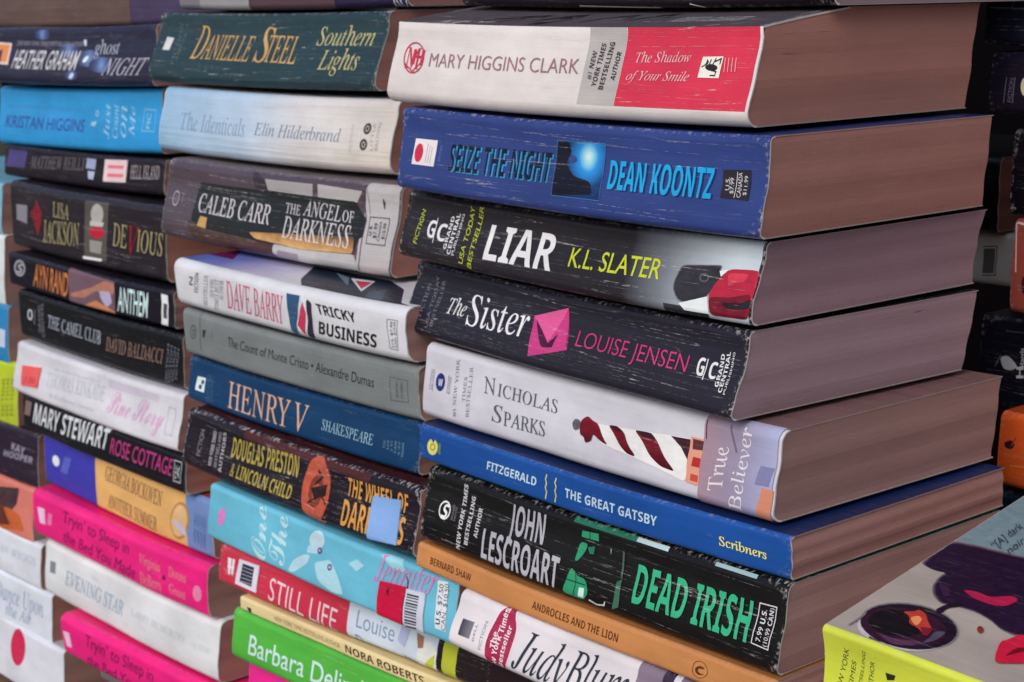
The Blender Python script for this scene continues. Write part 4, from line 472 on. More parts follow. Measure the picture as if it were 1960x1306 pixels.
  {'key':'still','label':'red spined book with thin pale capitals whose right end turns pale blue','base':(190,52,74),'top':(170,44,64),'back':(190,52,74),'wear':1.0,'loc':[-0.44222,0.34983,-0.24714],'yaw':0.07214,'tilt':0.00651,'pitch':0,'L':178.04,'T':17.67,'W':106.0,'lean':2.03,'bulge':0.3,'r':1.8,'rise':0,'rd':0,'gloss':0.0,'page':0,'group':'books stacked in the middle pile','cat':'book','fan':0,'el':[['spine','P',(196,208,222),[0.5126,0.0,1.0,0.0,1.0,1.0,0.5126,1.0]],['spine','P',(232,214,222),[0.0321,0.7318,0.0498,0.7351,0.0504,0.3484,0.0423,0.3366]],['spine','P',(232,214,222),[0.0529,0.7421,0.0635,0.7479,0.0629,0.3594,0.0547,0.3586]],['spine','P',(232,214,222),[0.0359,0.5366,0.0653,0.5605,0.0645,0.5108,0.0364,0.4822]],['spine:barcode_label','P',(206,204,216),[0.0865,0.8187,0.1713,0.8573,0.1686,0.1961,0.0788,0.1952]],['spine:barcode_label','P',(44,44,62),[0.1026,0.7567,0.1511,0.7745,0.1496,0.294,0.0989,0.2986]],['spine:barcode_label','L',(180,180,196),0.25,[0.1003,0.6675,0.1489,0.6898]],['spine:barcode_label','L',(180,180,196),0.25,[0.1012,0.5817,0.1497,0.605]],['spine:barcode_label','L',(180,180,196),0.25,[0.102,0.496,0.1505,0.5202]],['spine:barcode_label','L',(180,180,196),0.25,[0.1028,0.4102,0.1513,0.4354]],['spine:barcode_label','L',(180,180,196),0.25,[0.1036,0.3245,0.1521,0.3506]],['spine','T','STILL LIFE','S',(234,196,206),[0.2134,0.1499,0.4726,0.0144,0.2176,0.7013],-0.005],['spine','T','Louise','S',(124,142,172),[0.543,0.336,0.6729,0.3091,0.5445,0.7284],-0.004],['spine','T','Penny','S',(124,142,172),[0.539,-0.1693,0.6641,-0.185,0.5415,0.1737],-0.004],['spine','P',(214,218,214),[0.7546,0.3943,0.7877,0.6726,0.8201,0.4551,0.8192,0.0538,0.7871,-0.2882,0.75,-0.1184]],['spine','P',(190,196,70),[0.7751,0.0794,0.8119,0.4011,0.8137,0.1912,0.7894,-0.034]],['spine','P',(150,110,90),[0.7451,0.7118,0.7699,0.6858,0.772,0.4431,0.7546,0.3943]],['spine','L',(50,56,80),0.4,[0.7071,0.1036,0.7487,0.0341,0.7696,-0.3099]],['spine','P',(34,30,36),[0.818,0.0,1.0,0.0,1.0,1.0,0.818,1.0]],['spine','P',(176,184,58),[0.8361,0.0,0.8816,0.0,0.8816,0.8,0.8361,0.8]],['spine','P',(40,32,34),[0.8816,0.0,1.0,0.0,1.0,1.0,0.8816,1.0]],['spine','P',(170,176,208),[0.6925,0.7278,0.7247,0.7193,0.71,0.3012,0.6861,0.3934]]]},
  {'key':'nora','label':'very thin cream spined book between the red and the green books','base':(222,202,150),'top':(206,186,136),'back':(222,202,150),'wear':0.5,'loc':[-0.42243,0.34844,-0.25386],'yaw':0.08263,'tilt':0.0064,'pitch':0,'L':177.85,'T':6.39,'W':106.0,'lean':-0.08,'bulge':0.1,'r':0.8,'rise':0,'rd':0,'gloss':0.0,'page':0,'group':'books stacked in the middle pile','cat':'book','fan':0,'el':[['spine','T','NORA ROBERTS','SB',(66,60,50),[0.409,0.28,0.679,0.28,0.409,0.8],0],['spine','P',(50,40,36),[0.0253,0.4111,0.0447,0.438,0.0397,-0.2,0.0347,0.0934]],['spine','T','NEW YORK TIMES BESTSELLING AUTHOR','S',(150,140,104),[0.139,0.35,0.389,0.35,0.139,0.68],0]]},
  {'key':'barbara','label':'grass green spined book with large pale rounded letters','base':(82,172,66),'top':(70,150,60),'back':(82,172,66),'wear':0.4,'loc':[-0.42705,0.34825,-0.27642],'yaw':0.08257,'tilt':0.00623,'pitch':0,'L':177.89,'T':22.4,'W':106.0,'lean':2.06,'bulge':0.3,'r':2.0,'rise':0,'rd':0,'gloss':0.0,'page':0,'group':'books stacked in the middle pile','cat':'book','fan':0,'el':[['spine','T','Barbara Delinsky','S',(198,232,224),[0.0685,0.2461,0.5459,0.284,0.0725,0.6352],0.004]]},
  {'key':'botM','label':'hot pink spined book under the green one,cut by the bottom edge of the photo','base':(226,46,140),'top':(200,40,120),'back':(226,46,140),'wear':0.3,'loc':[-0.42501,0.35025,-0.30442],'yaw':0.08257,'tilt':0.00623,'pitch':0,'L':174.0,'T':28.0,'W':106.0,'lean':1.0,'bulge':0.6,'r':1.8,'rise':0,'rd':0,'gloss':0.0,'page':0,'group':'books stacked in the middle pile','cat':'book','fan':0,'el':[]},
  {'key':'topL','label':'book with plain brown pages at the top left corner of the photo','base':(58,50,86),'top':(60,54,70),'back':(58,50,86),'wear':0.3,'loc':[-0.75436,0.43029,-0.0075],'yaw':0.04806,'tilt':0.01136,'pitch':0,'L':270.0,'T':33.0,'W':110.0,'lean':1.0,'bulge':0.6,'r':1.8,'rise':0,'rd':0,'gloss':0.0,'page':2,'group':'books stacked in the left pile','cat':'book','fan':0,'el':[['spine','P',(96,78,74),[0.0,0.0,0.6447,0.0,0.6447,1.0,0.0,1.0]],['spine','P',(72,62,90),[0.6489,0.0,1.0,0.0,1.0,1.0,0.6489,1.0]]]},
  {'key':'ghost','label':'navy spined book with slanted silver capitals,left of the dark green spine','base':(40,38,60),'top':(92,82,92),'back':(40,38,60),'wear':0.6,'loc':[-0.77438,0.40029,-0.03953],'yaw':0.04806,'tilt':0.01136,'pitch':0,'L':188.37,'T':31.52,'W':106.0,'lean':4.42,'bulge':0,'r':2.2,'rise':0,'rd':0,'gloss':0.0,'page':0,'group':'books stacked in the left pile','cat':'book','fan':0,'el':[['spine','P',(220,196,190),[0.0,0.754,0.1433,0.7281,0.1335,0.3363,-0.0072,0.3475]],['spine','P',(216,138,72),[0.0284,0.6959,0.1297,0.691,0.1204,0.3836,0.0215,0.3869]],['spine','P',(60,50,90),[0.0285,0.5422,0.0852,0.6193,0.0805,0.3834,0.0215,0.3869]],['spine','E',['rad',0.3377,0.8822,9.849,[[0,(110,140,190)],[0.4,(70,82,128)],[1,(40,38,60)]]],[0.3377,0.8822,0.39,0.8797,0.3367,0.9695],0],['spine','E',['rad',0.5006,0.6112,13.172,[[0,(110,140,190)],[0.4,(70,82,128)],[1,(40,38,60)]]],[0.5006,0.6112,0.5705,0.6099,0.4985,0.7313],0],['spine','E',['rad',0.6342,0.4702,15.173,[[0,(110,140,190)],[0.4,(70,82,128)],[1,(40,38,60)]]],[0.6342,0.4702,0.7147,0.4698,0.6311,0.6113],0],['spine','E',['rad',0.7128,0.359,13.828,[[0,(110,140,190)],[0.4,(70,82,128)],[1,(40,38,60)]]],[0.7128,0.359,0.7862,0.3596,0.7096,0.4892],0],['spine','E',['rad',0.5377,0.1863,8.467,[[0,(110,140,190)],[0.4,(70,82,128)],[1,(40,38,60)]]],[0.5377,0.1863,0.5827,0.1875,0.5363,0.2648],0],['spine','E',(214,226,236),[0.6153,0.4563,0.6303,0.4702,0.6218,0.512],0],['spine','P',(190,205,222),[0.5892,0.7883,0.6102,0.7848,0.6087,0.6781,0.5961,0.6866]],['spine','E',(190,205,222),[0.538,0.1719,0.5526,0.1809,0.542,0.2208],0],['spine','T','THE NEW YORK TIMES BESTSELLING AUTHOR','SB',(130,126,146),[0.1803,0.6983,0.5915,0.6758,0.1819,0.7757],0],['spine','T','HEATHER GRAHAM','SI',(200,200,206),[0.1594,0.2803,0.5627,0.2726,0.1787,0.6117],0.01],['spine','T','ghost','R',(166,172,188),[0.6631,0.5392,0.7995,0.5377,0.6744,0.785],0],['spine','T','NIGHT','RI',(178,178,190),[0.7169,0.1912,0.9468,0.1837,0.7476,0.4697],0]]},
  {'key':'kristan','label':'bright sky blue spined book with dark violet capitals,in the left pile','base':(48,146,208),'top':(40,120,180),'back':(48,146,208),'wear':0.2,'loc':[-0.77622,0.40321,-0.07439],'yaw':0.04808,'tilt':0.02091,'pitch':0,'L':187.65,'T':34.01,'W':106.0,'lean':3.13,'bulge':0.4,'r':2.2,'rise':0,'rd':0,'gloss':0.0,'page':0,'group':'books stacked in the left pile','cat':'book','fan':0,'el':[['spine','T','KRISTAN HIGGINS','S',(54,74,158),[0.0432,0.3095,0.5549,0.3049,0.0514,0.5115],0.01],['spine','T','BESTSELLING AUTHOR OF THE NEXT BEST','S',(66,130,190),[0.0488,0.638,0.555,0.6287,0.0503,0.6967],0],['spine','T','Just','RI',(150,200,232),[0.7129,0.2084,0.7134,0.7701,0.6818,0.2165],0],['spine','T','Count','RI',(150,200,232),[0.7613,0.2235,0.7614,0.7544,0.7306,0.2316],0],['spine','T','on','RI',(150,200,232),[0.8089,0.2383,0.8087,0.7388,0.7786,0.2464],0],['spine','T','Me','RI',(150,200,232),[0.8557,0.2529,0.8553,0.7235,0.8259,0.261],0],['spine','L',(150,200,232),0.35,[0.9059,0.6802,0.9692,0.6634,0.9639,0.3449,0.8958,0.3505,0.9059,0.6802]],['spine','T','FIC','S',(150,200,232),[0.9392,0.3846,0.9438,0.6168,0.9174,0.3884],0],['spine','E',(150,200,232),[0.6371,0.6089,0.6486,0.6039,0.6388,0.6574],0.4],['spine','P',(150,200,232),[0.6041,0.4723,0.6376,0.4874,0.6284,0.4056,0.5995,0.4121]]]},
  {'key':'hell','label':'slim black spined book with a small pink and white sticker,in the left pile','base':(34,26,36),'top':(36,28,36),'back':(34,26,36),'wear':0.35,'loc':[-0.76678,0.39724,-0.09484],'yaw':0.0366,'tilt':0.009,'pitch':0,'L':188.47,'T':18.54,'W':106.0,'lean':1.66,'bulge':0.1,'r':1.4,'rise':0,'rd':0,'gloss':0.0,'page':0,'group':'books stacked in the left pile','cat':'book','fan':0,'el':[['spine','P',(74,64,120),[0.0305,0.8666,0.1572,0.875,0.1422,0.344,0.0074,0.3015]],['spine','T','MATTHEW REILLY','R',(112,106,112),[0.1828,0.3682,0.5329,0.5064,0.1902,0.7503],0],['spine','P',(150,160,196),[0.5456,0.8818,0.6046,0.8683,0.5998,0.5599,0.5402,0.5804]],['spine','P',(170,180,210),[0.5554,0.5034,0.5998,0.5038,0.593,0.2616,0.5603,0.2761]],['spine:price_sticker','P',(222,200,204),[0.6643,0.8952,0.7989,0.9165,0.796,0.2869,0.6606,0.2496]],['spine:price_sticker','P',(226,120,136),[0.6864,0.7468,0.7804,0.7632,0.7785,0.6617,0.6848,0.6398]],['spine:price_sticker','P',(226,120,136),[0.6851,0.4958,0.7813,0.5225,0.7793,0.4198,0.6835,0.3981]],['spine','T','HELL ISLAND','R',(172,166,172),[0.8159,0.409,0.9728,0.4565,0.8165,0.7934],0]]},
  {'key':'devious','label':'thick charcoal spined book with gold capitals and a red letter V','base':(42,38,44),'top':(34,30,36),'back':(42,38,44),'wear':0.6,'loc':[-0.74098,0.38167,-0.13517],'yaw':0.00604,'tilt':0.00093,'pitch':0,'L':188.53,'T':38.37,'W':106.0,'lean':0.51,'bulge':0.1,'r':2.4,'rise':0,'rd':0,'gloss':0.0,'page':0,'group':'books stacked in the left pile','cat':'book','fan':0,'el':[['spine','P',(136,134,148),[0.0409,0.6611,0.1268,0.6818,0.1174,0.4034,0.0388,0.4259]],['spine','P',(126,32,48),[0.1453,0.58,0.1879,0.7013,0.2048,0.8225,0.2185,0.7031,0.2378,0.6439,0.2308,0.5062,0.1972,0.2451,0.1698,0.4778]],['spine','T','LISA','R',(168,158,118),[0.3114,0.6057,0.4168,0.6016,0.318,0.8312],0],['spine','T','JACKSON','R',(168,158,118),[0.2344,0.1935,0.4711,0.2526,0.2492,0.5326],0],['spine','P',(86,82,78),[0.5299,0.9288,0.6788,0.949,0.6478,0.1227,0.5057,0.0877]],['spine','E',(176,176,172),[0.6026,0.7638,0.6421,0.7649,0.6096,0.911],0],['spine','P',(190,190,186),[0.5557,0.6576,0.6441,0.6676,0.6338,0.6002,0.554,0.5829]],['spine','E',(182,34,62),[0.5966,0.505,0.6446,0.5123,0.6021,0.5912],0],['spine','P',(150,150,146),[0.5495,0.3813,0.6287,0.391,0.6157,0.2101,0.5458,0.2132]],['spine','P',(226,230,236),[0.4975,0.1288,0.6211,0.148,0.6176,0.1096,0.4985,0.0879]],['spine','T','DE','R',(168,158,118),[0.6922,0.3691,0.7751,0.3649,0.7064,0.6866],0],['spine','T','V','R',(150,34,52),[0.7732,0.2963,0.8375,0.2923,0.7948,0.688],0],['spine','T','IOUS','R',(168,158,118),[0.8353,0.3539,0.9787,0.3477,0.8484,0.6577],0]]},
  {'key':'anthem','label':'slim black spined book with orange capitals beside a mauve picture','base':(30,26,36),'top':(34,30,38),'back':(30,26,36),'wear':0.3,'loc':[-0.72534,0.37593,-0.1557],'yaw':0.03097,'tilt':-0.00238,'pitch':0,'L':188.58,'T':19.07,'W':106.0,'lean':0.15,'bulge':0.1,'r':1.4,'rise':0,'rd':0,'gloss':0.0,'page':0,'group':'books stacked in the left pile','cat':'book','fan':0,'el':[['spine','E',(150,154,164),[0.0716,0.5993,0.1085,0.6114,0.0773,0.8581],0.3],['spine','T','S','SBI',(170,174,184),[0.0509,0.443,0.0893,0.453,0.0581,0.7311],0],['spine','T','AYN RAND','S',(202,126,72),[0.1555,0.1761,0.3856,0.1479,0.1758,0.875],0.01],['spine','P',(112,86,100),[0.4023,1.0073,0.6806,0.9327,0.6765,0.0328,0.399,0.0064]],['spine','P',(172,120,100),[0.4091,0.2853,0.5356,0.598,0.6211,0.8905,0.68,0.8799,0.6729,0.5667,0.5687,0.5529,0.4981,0.2718,0.4174,0.2028]],['spine','P',(176,170,200),[0.5854,0.576,0.6501,0.6216,0.6627,0.3351,0.6294,0.154,0.5992,0.3286]],['spine','P',(196,130,90),[0.496,0.0627,0.5659,0.2798,0.6772,0.0984,0.6765,0.0328]],['spine','T','ANTHEM','S',(196,222,234),[0.6914,0.1423,0.8548,0.1455,0.7032,0.8332],0.01],['spine','P',(222,226,232),[0.9367,0.8872,0.9713,0.8749,0.9664,0.0537,0.9311,0.0498]],['spine','P',(70,70,84),[0.9434,0.6377,0.9643,0.6387,0.961,0.2375,0.9422,0.2446]]]},
  {'key':'camel','label':'black spined book with grey and dull rose capitals,in the left pile','base':(24,20,30),'top':(26,22,32),'back':(24,20,30),'wear':0.3,'loc':[-0.71484,0.37296,-0.18417],'yaw':0.01294,'tilt':-0.00241,'pitch':0,'L':188.55,'T':27.24,'W':106.0,'lean':0.08,'bulge':0.1,'r':1.6,'rise':0,'rd':0,'gloss':0.0,'page':0,'group':'books stacked in the left pile','cat':'book','fan':0,'el':[['spine','T','O','SB',(186,190,200),[0.0538,0.4103,0.0914,0.4241,0.0607,0.6444],0],['spine','L',(150,154,164),0.5,[0.1134,0.6819,0.1044,0.3515]],['spine','T','GRAND','S',(120,122,132),[0.1496,0.2255,0.1555,0.8055,0.1303,0.2171],0],['spine','T','CENTRAL','S',(120,122,132),[0.1728,0.1565,0.1777,0.8923,0.1546,0.149],0],['spine','T','THE CAMEL CLUB','R',(176,186,202),[0.1973,0.3967,0.5348,0.3991,0.208,0.6736],0],['spine','T','DAVID BALDACCI','R',(152,122,112),[0.5688,0.3199,0.8869,0.3816,0.5808,0.6071],0],['spine','T','FICTION','S',(120,124,136),[0.91,0.0297,0.9319,0.7954,0.8982,0.0237],0],['spine','T','FICTION','S',(120,124,136),[0.928,0.0743,0.9487,0.7798,0.9163,0.0684],0],['spine','T','FICTION','S',(120,124,136),[0.946,0.1187,0.9653,0.7643,0.9343,0.1129],0],['spine','T','FICTION','S',(120,124,136),[0.9639,0.163,0.9819,0.7489,0.9523,0.1572],0]]},
  {'key':'kinkade','label':'pale grey spined book with faint lettering and a coral red square sticker','base':(206,206,214),'top':(196,196,204),'back':(206,206,214),'wear':0.3,'loc':[-0.71022,0.36935,-0.2137],'yaw':0.02393,'tilt':0.00168,'pitch':0,'L':187.7,'T':28.66,'W':106.0,'lean':4.58,'bulge':0.2,'r':2.0,'rise':0,'rd':0,'gloss':0.0,'page':0,'group':'books stacked in the left pile','cat':'book','fan':0,'el':[['spine:price_sticker','P',(242,92,92),[0.0531,0.5732,0.1781,0.6612,0.1741,0.2719,0.0647,0.2025]],['spine:price_sticker','T','1.50','SB',(150,40,50),[0.091,0.2949,0.1552,0.333,0.0926,0.4028],0],['spine','T','THOMAS KINKADE','R',(168,174,186),[0.2189,0.3563,0.5842,0.4699,0.2211,0.6288],0],['spine','T','the bestselling author of','RI',(180,184,196),[0.2546,0.6914,0.5493,0.7534,0.2566,0.7676],0],['spine','T','& Katherine Spencer','RI',(176,180,192),[0.2507,0.1818,0.5366,0.221,0.2546,0.2761],0],['spine','T','Pine Story','script',(208,160,198),[0.6083,0.3076,0.9105,0.3506,0.6263,0.7094],0],['spine','P',(196,190,206),[0.596,0.8967,0.877,0.8896,0.875,0.7593,0.6004,0.7405]],['spine','L',(150,150,160),0.25,[0.9313,0.7231,0.9669,0.7276,0.9693,0.2729,0.9328,0.2642,0.9313,0.7231]]]},
  {'key':'mary','label':'slim black spined book with white capitals followed by pink ones','base':(26,26,32),'top':(30,28,34),'back':(26,26,32),'wear':0.3,'loc':[-0.70485,0.366,-0.23412],'yaw':0.01248,'tilt':0.00279,'pitch':0,'L':188.18,'T':19.62,'W':106.0,'lean':0.6,'bulge':0.1,'r':1.4,'rise':0,'rd':0,'gloss':0.0,'page':0,'group':'books stacked in the left pile','cat':'book','fan':0,'el':[['spine','T','MARY STEWART','SB',(206,212,218),[0.0665,0.2677,0.553,0.385,0.0922,0.897],0],['spine','T','ROSE COTTAGE','S',(182,60,126),[0.5736,0.3317,0.9222,0.3637,0.587,0.7992],0.004],['spine','L',(200,204,210),0.45,[0.9417,0.8201,0.9808,0.8269,0.9716,0.2734,0.9346,0.2707,0.9417,0.8201]],['spine','T','FIC','SB',(200,204,210),[0.9503,0.3485,0.9568,0.7161,0.9422,0.3467],0],['spine','T','A','SB',(200,204,210),[0.9644,0.3661,0.9707,0.7307,0.9546,0.3558],0],['spine','P',(120,104,100),[0.0228,0.8596,0.0658,0.8571,0.0489,0.405,0.0091,0.4021]]]},
  {'key':'bock','label':'spine in three bands of violet,peach and dusty blue,in the left pile','base':(218,172,108),'top':(150,60,50),'back':(218,172,108),'wear':0.25,'loc':[-0.68959,0.37071,-0.26442],'yaw':0.01362,'tilt':0.00559,'pitch':0,'L':187.72,'T':29.7,'W':106.0,'lean':0.5,'bulge':0.3,'r':1.8,'rise':0,'rd':0,'gloss':0.0,'page':0,'group':'books stacked in the left pile','cat':'book','fan':0,'el':[['spine','P',(62,62,168),[0.0,0.0,0.3409,0.0,0.3409,1.0,0.0,1.0]],['spine','P',(110,138,190),[0.8651,0.0,1.0,0.0,1.0,1.0,0.8651,1.0]],['spine','E',(214,226,236),[0.0786,0.5455,0.1021,0.5508,0.081,0.6545],0],['spine','P',(90,100,190),[0.1391,0.7099,0.1851,0.7258,0.1512,0.3773,0.1048,0.3733]],['spine','T','GEORGIA BOCKOVEN','R',(106,74,60),[0.4006,0.6254,0.7337,0.5788,0.4148,0.9108],0],['spine','T','ANOTHER SUMMER','R',(106,74,60),[0.4088,0.1337,0.7027,0.0896,0.4187,0.3948],0],['spine','E',(176,132,84),[0.8325,0.4575,0.8804,0.4698,0.8477,0.8025],0],['spine','E',(214,178,130),[0.8299,0.4527,0.8697,0.4699,0.8435,0.7474],0],['spine','P',(190,184,214),[0.7909,0.409,0.8245,0.4431,0.8645,0.3414,0.8604,0.2076,0.8258,0.293]],['spine','T','HARPER TORCH','S',(70,88,140),[0.91,0.184,0.9214,0.6979,0.8998,0.1727],0],['spine','T','HARPER TORCH','S',(70,88,140),[0.9266,0.1698,0.9378,0.6938,0.9167,0.1586],0],['spine','T','HARPER TORCH','S',(70,88,140),[0.9429,0.156,0.9538,0.6898,0.9332,0.1448],0],['spine','T','HARPER TORCH','S',(70,88,140),[0.9589,0.1424,0.9695,0.6859,0.9494,0.1313],0]]},
  {'key':'pinka','label':'hot pink spined book with two lines of plum lettering,resting on a white spine','base':(228,38,124),'top':(214,36,104),'back':(228,38,124),'wear':0.25,'loc':[-0.6854,0.36449,-0.29244],'yaw':0.03844,'tilt':0.00511,'pitch':0,'L':188.39,'T':27.45,'W':106.0,'lean':0.39,'bulge':0.5,'r':2.8,'rise':0,'rd':0,'gloss':0.0,'page':0,'group':'books stacked in the left pile','cat':'book','fan':0,'el':[['spine','P',(240,190,216),[0.0295,0.6633,0.0749,0.6845,0.0767,0.3515,0.0405,0.3304]],['spine','P',(236,120,170),[0.0984,0.6388,0.1243,0.6439,0.1141,0.3912,0.0903,0.3718]],['spine','T','Tryin’ to Sleep in','S',(112,22,80),[0.1866,0.5839,0.5892,0.5795,0.1951,0.8414],0],['spine','T','the Bed You Made','S',(112,22,80),[0.1819,0.1829,0.6178,0.1516,0.1966,0.4297],0],['spine','T','Virginia','R',(236,142,150),[0.6502,0.5245,0.7663,0.5251,0.6554,0.7201],0],['spine','T','DeBerry','R',(236,142,150),[0.6488,0.1298,0.7648,0.1564,0.6538,0.3577],0],['spine','T','Donna','R',(236,142,150),[0.8097,0.5282,0.8969,0.5255,0.812,0.7187],0],['spine','T','Grant','R',(236,142,150),[0.808,0.2086,0.889,0.1923,0.8111,0.3969],0],['spine','E',(112,22,80),[0.7834,0.4563,0.7926,0.4597,0.7845,0.5087],0],['spine','E',(238,130,170),[0.9505,0.4205,0.9725,0.4251,0.9531,0.5743],0]]},
  {'key':'even','label':'white spined book with pale blue serif capitals between two pink spines','base':(208,212,216),'top':(202,206,210),'back':(208,212,216),'wear':0.2,'loc':[-0.67998,0.36633,-0.32428],'yaw':0.03753,'tilt':0.0104,'pitch':0,'L':185.87,'T':31.66,'W':106.0,'lean':2.3,'bulge':0.6,'r':2.6,'rise':0,'rd':0,'gloss':0.0,'page':0,'group':'books stacked in the left pile','cat':'book','fan':0,'el':[['spine','P',(120,128,136),[0.032,0.6511,0.0699,0.6733,0.0701,0.4588,0.033,0.4423]],['spine','T','EVENING STAR','R',(104,142,172),[0.137,0.3897,0.4932,0.3519,0.1445,0.6529],0],['spine','T','The','RI',(190,196,204),[0.2964,0.7013,0.3339,0.7072,0.2985,0.7899],0],['spine','T','LARRY MCMURTRY','R',(182,188,194),[0.5402,0.4599,0.8365,0.4253,0.5427,0.5793],0],['spine','T','FICTION','R',(190,194,198),[0.8669,0.4278,0.956,0.4184,0.8692,0.5299],0]]},
  {'key':'pinkb','label':'hot pink spined book at the bottom of the left pile,cut by the photo edge','base':(228,38,124),'top':(214,36,104),'back':(228,38,124),'wear':0.25,'loc':[-0.64223,0.36309,-0.34875],'yaw':0.07028,'tilt':0.00917,'pitch':0,'L':187.4,'T':24.23,'W':106.0,'lean':-1.1,'bulge':0.5,'r':2.8,'rise':0,'rd':0,'gloss':0.0,'page':0,'group':'books stacked in the left pile','cat':'book','fan':0,'el':[['spine','P',(240,190,216),[0.0089,0.6144,0.0472,0.6402,0.0495,0.2827,0.018,0.2512]],['spine','T','Tryin’ to Sleep in','S',(112,22,80),[0.1373,0.5387,0.4941,0.4664,0.151,0.8504],0],['spine','T','the Bed You Made','S',(112,22,80),[0.1305,0.0818,0.5136,0.0247,0.1428,0.3527],0]]},
  {'key':'botL','label':'grey book whose pages show under the lower pink spine','base':(120,112,116),'top':(120,112,116),'back':(120,112,116),'wear':0.3,'loc':[-0.66225,0.3931,-0.37075],'yaw':0.12028,'tilt':0.00917,'pitch':0,'L':170.0,'T':22.0,'W':100.0,'lean':1.0,'bulge':0.6,'r':1.8,'rise':0,'rd':0,'gloss':0.0,'page':0,'group':'books stacked in the left pile','cat':'book','fan':0,'el':[]},
  {'key':'f1','label':'teal edged book at the far left,beside the thick charcoal spine','base':(110,176,200),'top':(93,149,170),'back':(110,176,200),'wear':0.5,'loc':[-0.94953,0.38396,-0.13179],'yaw':0.06,'tilt':0.0,'pitch':0,'L':175.0,'T':31.25,'W':106.0,'lean':2.0,'bulge':0.6,'r':1.8,'rise':0,'rd':0,'gloss':0.0,'page':0,'group':'books stacked in the far left pile','cat':'book','fan':0,'el':[]},
  {'key':'f2','label':'white spine end at the far left,beside the slim orange lettered book','base':(206,214,216),'top':(175,181,183),'back':(206,214,216),'wear':0.5,'loc':[-0.94553,0.38173,-0.17358],'yaw':0.06,'tilt':0.0,'pitch':0,'L':175.0,'T':42.68,'W':106.0,'lean':2.0,'bulge':0.6,'r':1.8,'rise':0,'rd':0,'gloss':0.0,'page':0,'group':'books stacked in the far left pile','cat':'book','fan':0,'el':[]},
  {'key':'f3','label':'blue spine end with a pale label at the far left','base':(44,126,178),'top':(37,107,151),'back':(44,126,178),'wear':0.5,'loc':[-0.94081,0.37871,-0.20859],'yaw':0.06,'tilt':0.0,'pitch':0,'L':175.0,'T':36.02,'W':106.0,'lean':2.0,'bulge':0.6,'r':1.8,'rise':0,'rd':0,'gloss':0.0,'page':0,'group':'books stacked in the far left pile','cat':'book','fan':0,'el':[['spine','P',(190,200,222),[0.9132,0.6052,0.9797,0.5863,0.9761,0.2942,0.9092,0.2928]]]},
  {'key':'f4','label':'yellow green spine end at the far left,just above the purplish black one','base':(178,196,50),'top':(151,166,42),'back':(178,196,50),'wear':0.5,'loc':[-0.9303,0.37622,-0.24686],'yaw':0.06,'tilt':0.0,'pitch':0,'L':175.0,'T':41.06,'W':106.0,'lean':2.0,'bulge':0.6,'r':1.8,'rise':0,'rd':0,'gloss':0.0,'page':0,'group':'books stacked in the far left pile','cat':'book','fan':0,'el':[['spine','T','FICTION','SB',(120,136,50),[0.8977,0.1665,0.9075,0.7272,0.8763,0.1568],0],['spine','T','FICTION','SB',(120,136,50),[0.9313,0.1911,0.9408,0.7492,0.9101,0.1815],0],['spine','T','FICTION','SB',(120,136,50),[0.9645,0.2155,0.9739,0.7711,0.9435,0.2061],0]]},
  {'key':'f5','label':'purplish black spine end with blurred pale letters at the far left','base':(44,34,50),'top':(37,28,42),'back':(44,34,50),'wear':0.6,'loc':[-0.89986,0.3732,-0.27607],'yaw':0.06,'tilt':0.0,'pitch':0,'L':175.0,'T':33.18,'W':106.0,'lean':2.0,'bulge':0.6,'r':1.8,'rise':0,'rd':0,'gloss':0.0,'page':0,'group':'books stacked in the far left pile','cat':'book','fan':0,'el':[['spine','T','KAY','SB',(150,146,166),[0.8088,0.5779,0.9053,0.5625,0.8146,0.714],0],['spine','T','HOOPER','SB',(150,146,166),[0.7542,0.4111,0.9627,0.4551,0.7615,0.5311],0]]},
  {'key':'f6','label':'spine end with an orange and dark picture at the far left','base':(206,120,108),'top':(175,102,91),'back':(206,120,108),'wear':0.5,'loc':[-0.90525,0.37096,-0.31018],'yaw':0.06,'tilt':0.0,'pitch':0,'L':175.0,'T':34.25,'W':106.0,'lean':2.0,'bulge':0.6,'r':1.8,'rise':0,'rd':0,'gloss':0.0,'page':0,'group':'books stacked in the far left pile','cat':'book','fan':0,'el':[['spine','P',(70,50,56),[0.6255,0.7059,0.9009,0.9289,0.8829,0.6197,0.7819,0.2507,0.6215,0.3626]],['spine','P',(190,96,54),[0.663,0.4076,0.8366,0.4961,0.9109,0.4324,0.938,0.1727,0.8328,0.1248,0.6574,-0.0828]],['spine','P',(96,50,40),[0.6641,0.5053,0.7756,0.5031,0.8335,0.1992,0.6585,0.0155]]]},
  {'key':'f7','label':'white spine end with faint blue letters at the far left,above another white one','base':(206,212,222),'top':(175,180,188),'back':(206,212,222),'wear':0.5,'loc':[-0.89463,0.36858,-0.33549],'yaw':0.06,'tilt':0.0,'pitch':0,'L':175.0,'T':27.89,'W':106.0,'lean':2.0,'bulge':0.6,'r':1.8,'rise':0,'rd':0,'gloss':0.0,'page':0,'group':'books stacked in the far left pile','cat':'book','fan':0,'el':[['spine','T','SUSAN WIGGS','R',(158,170,196),[0.5973,0.4551,0.9619,0.4986,0.6013,0.6224],0]]},
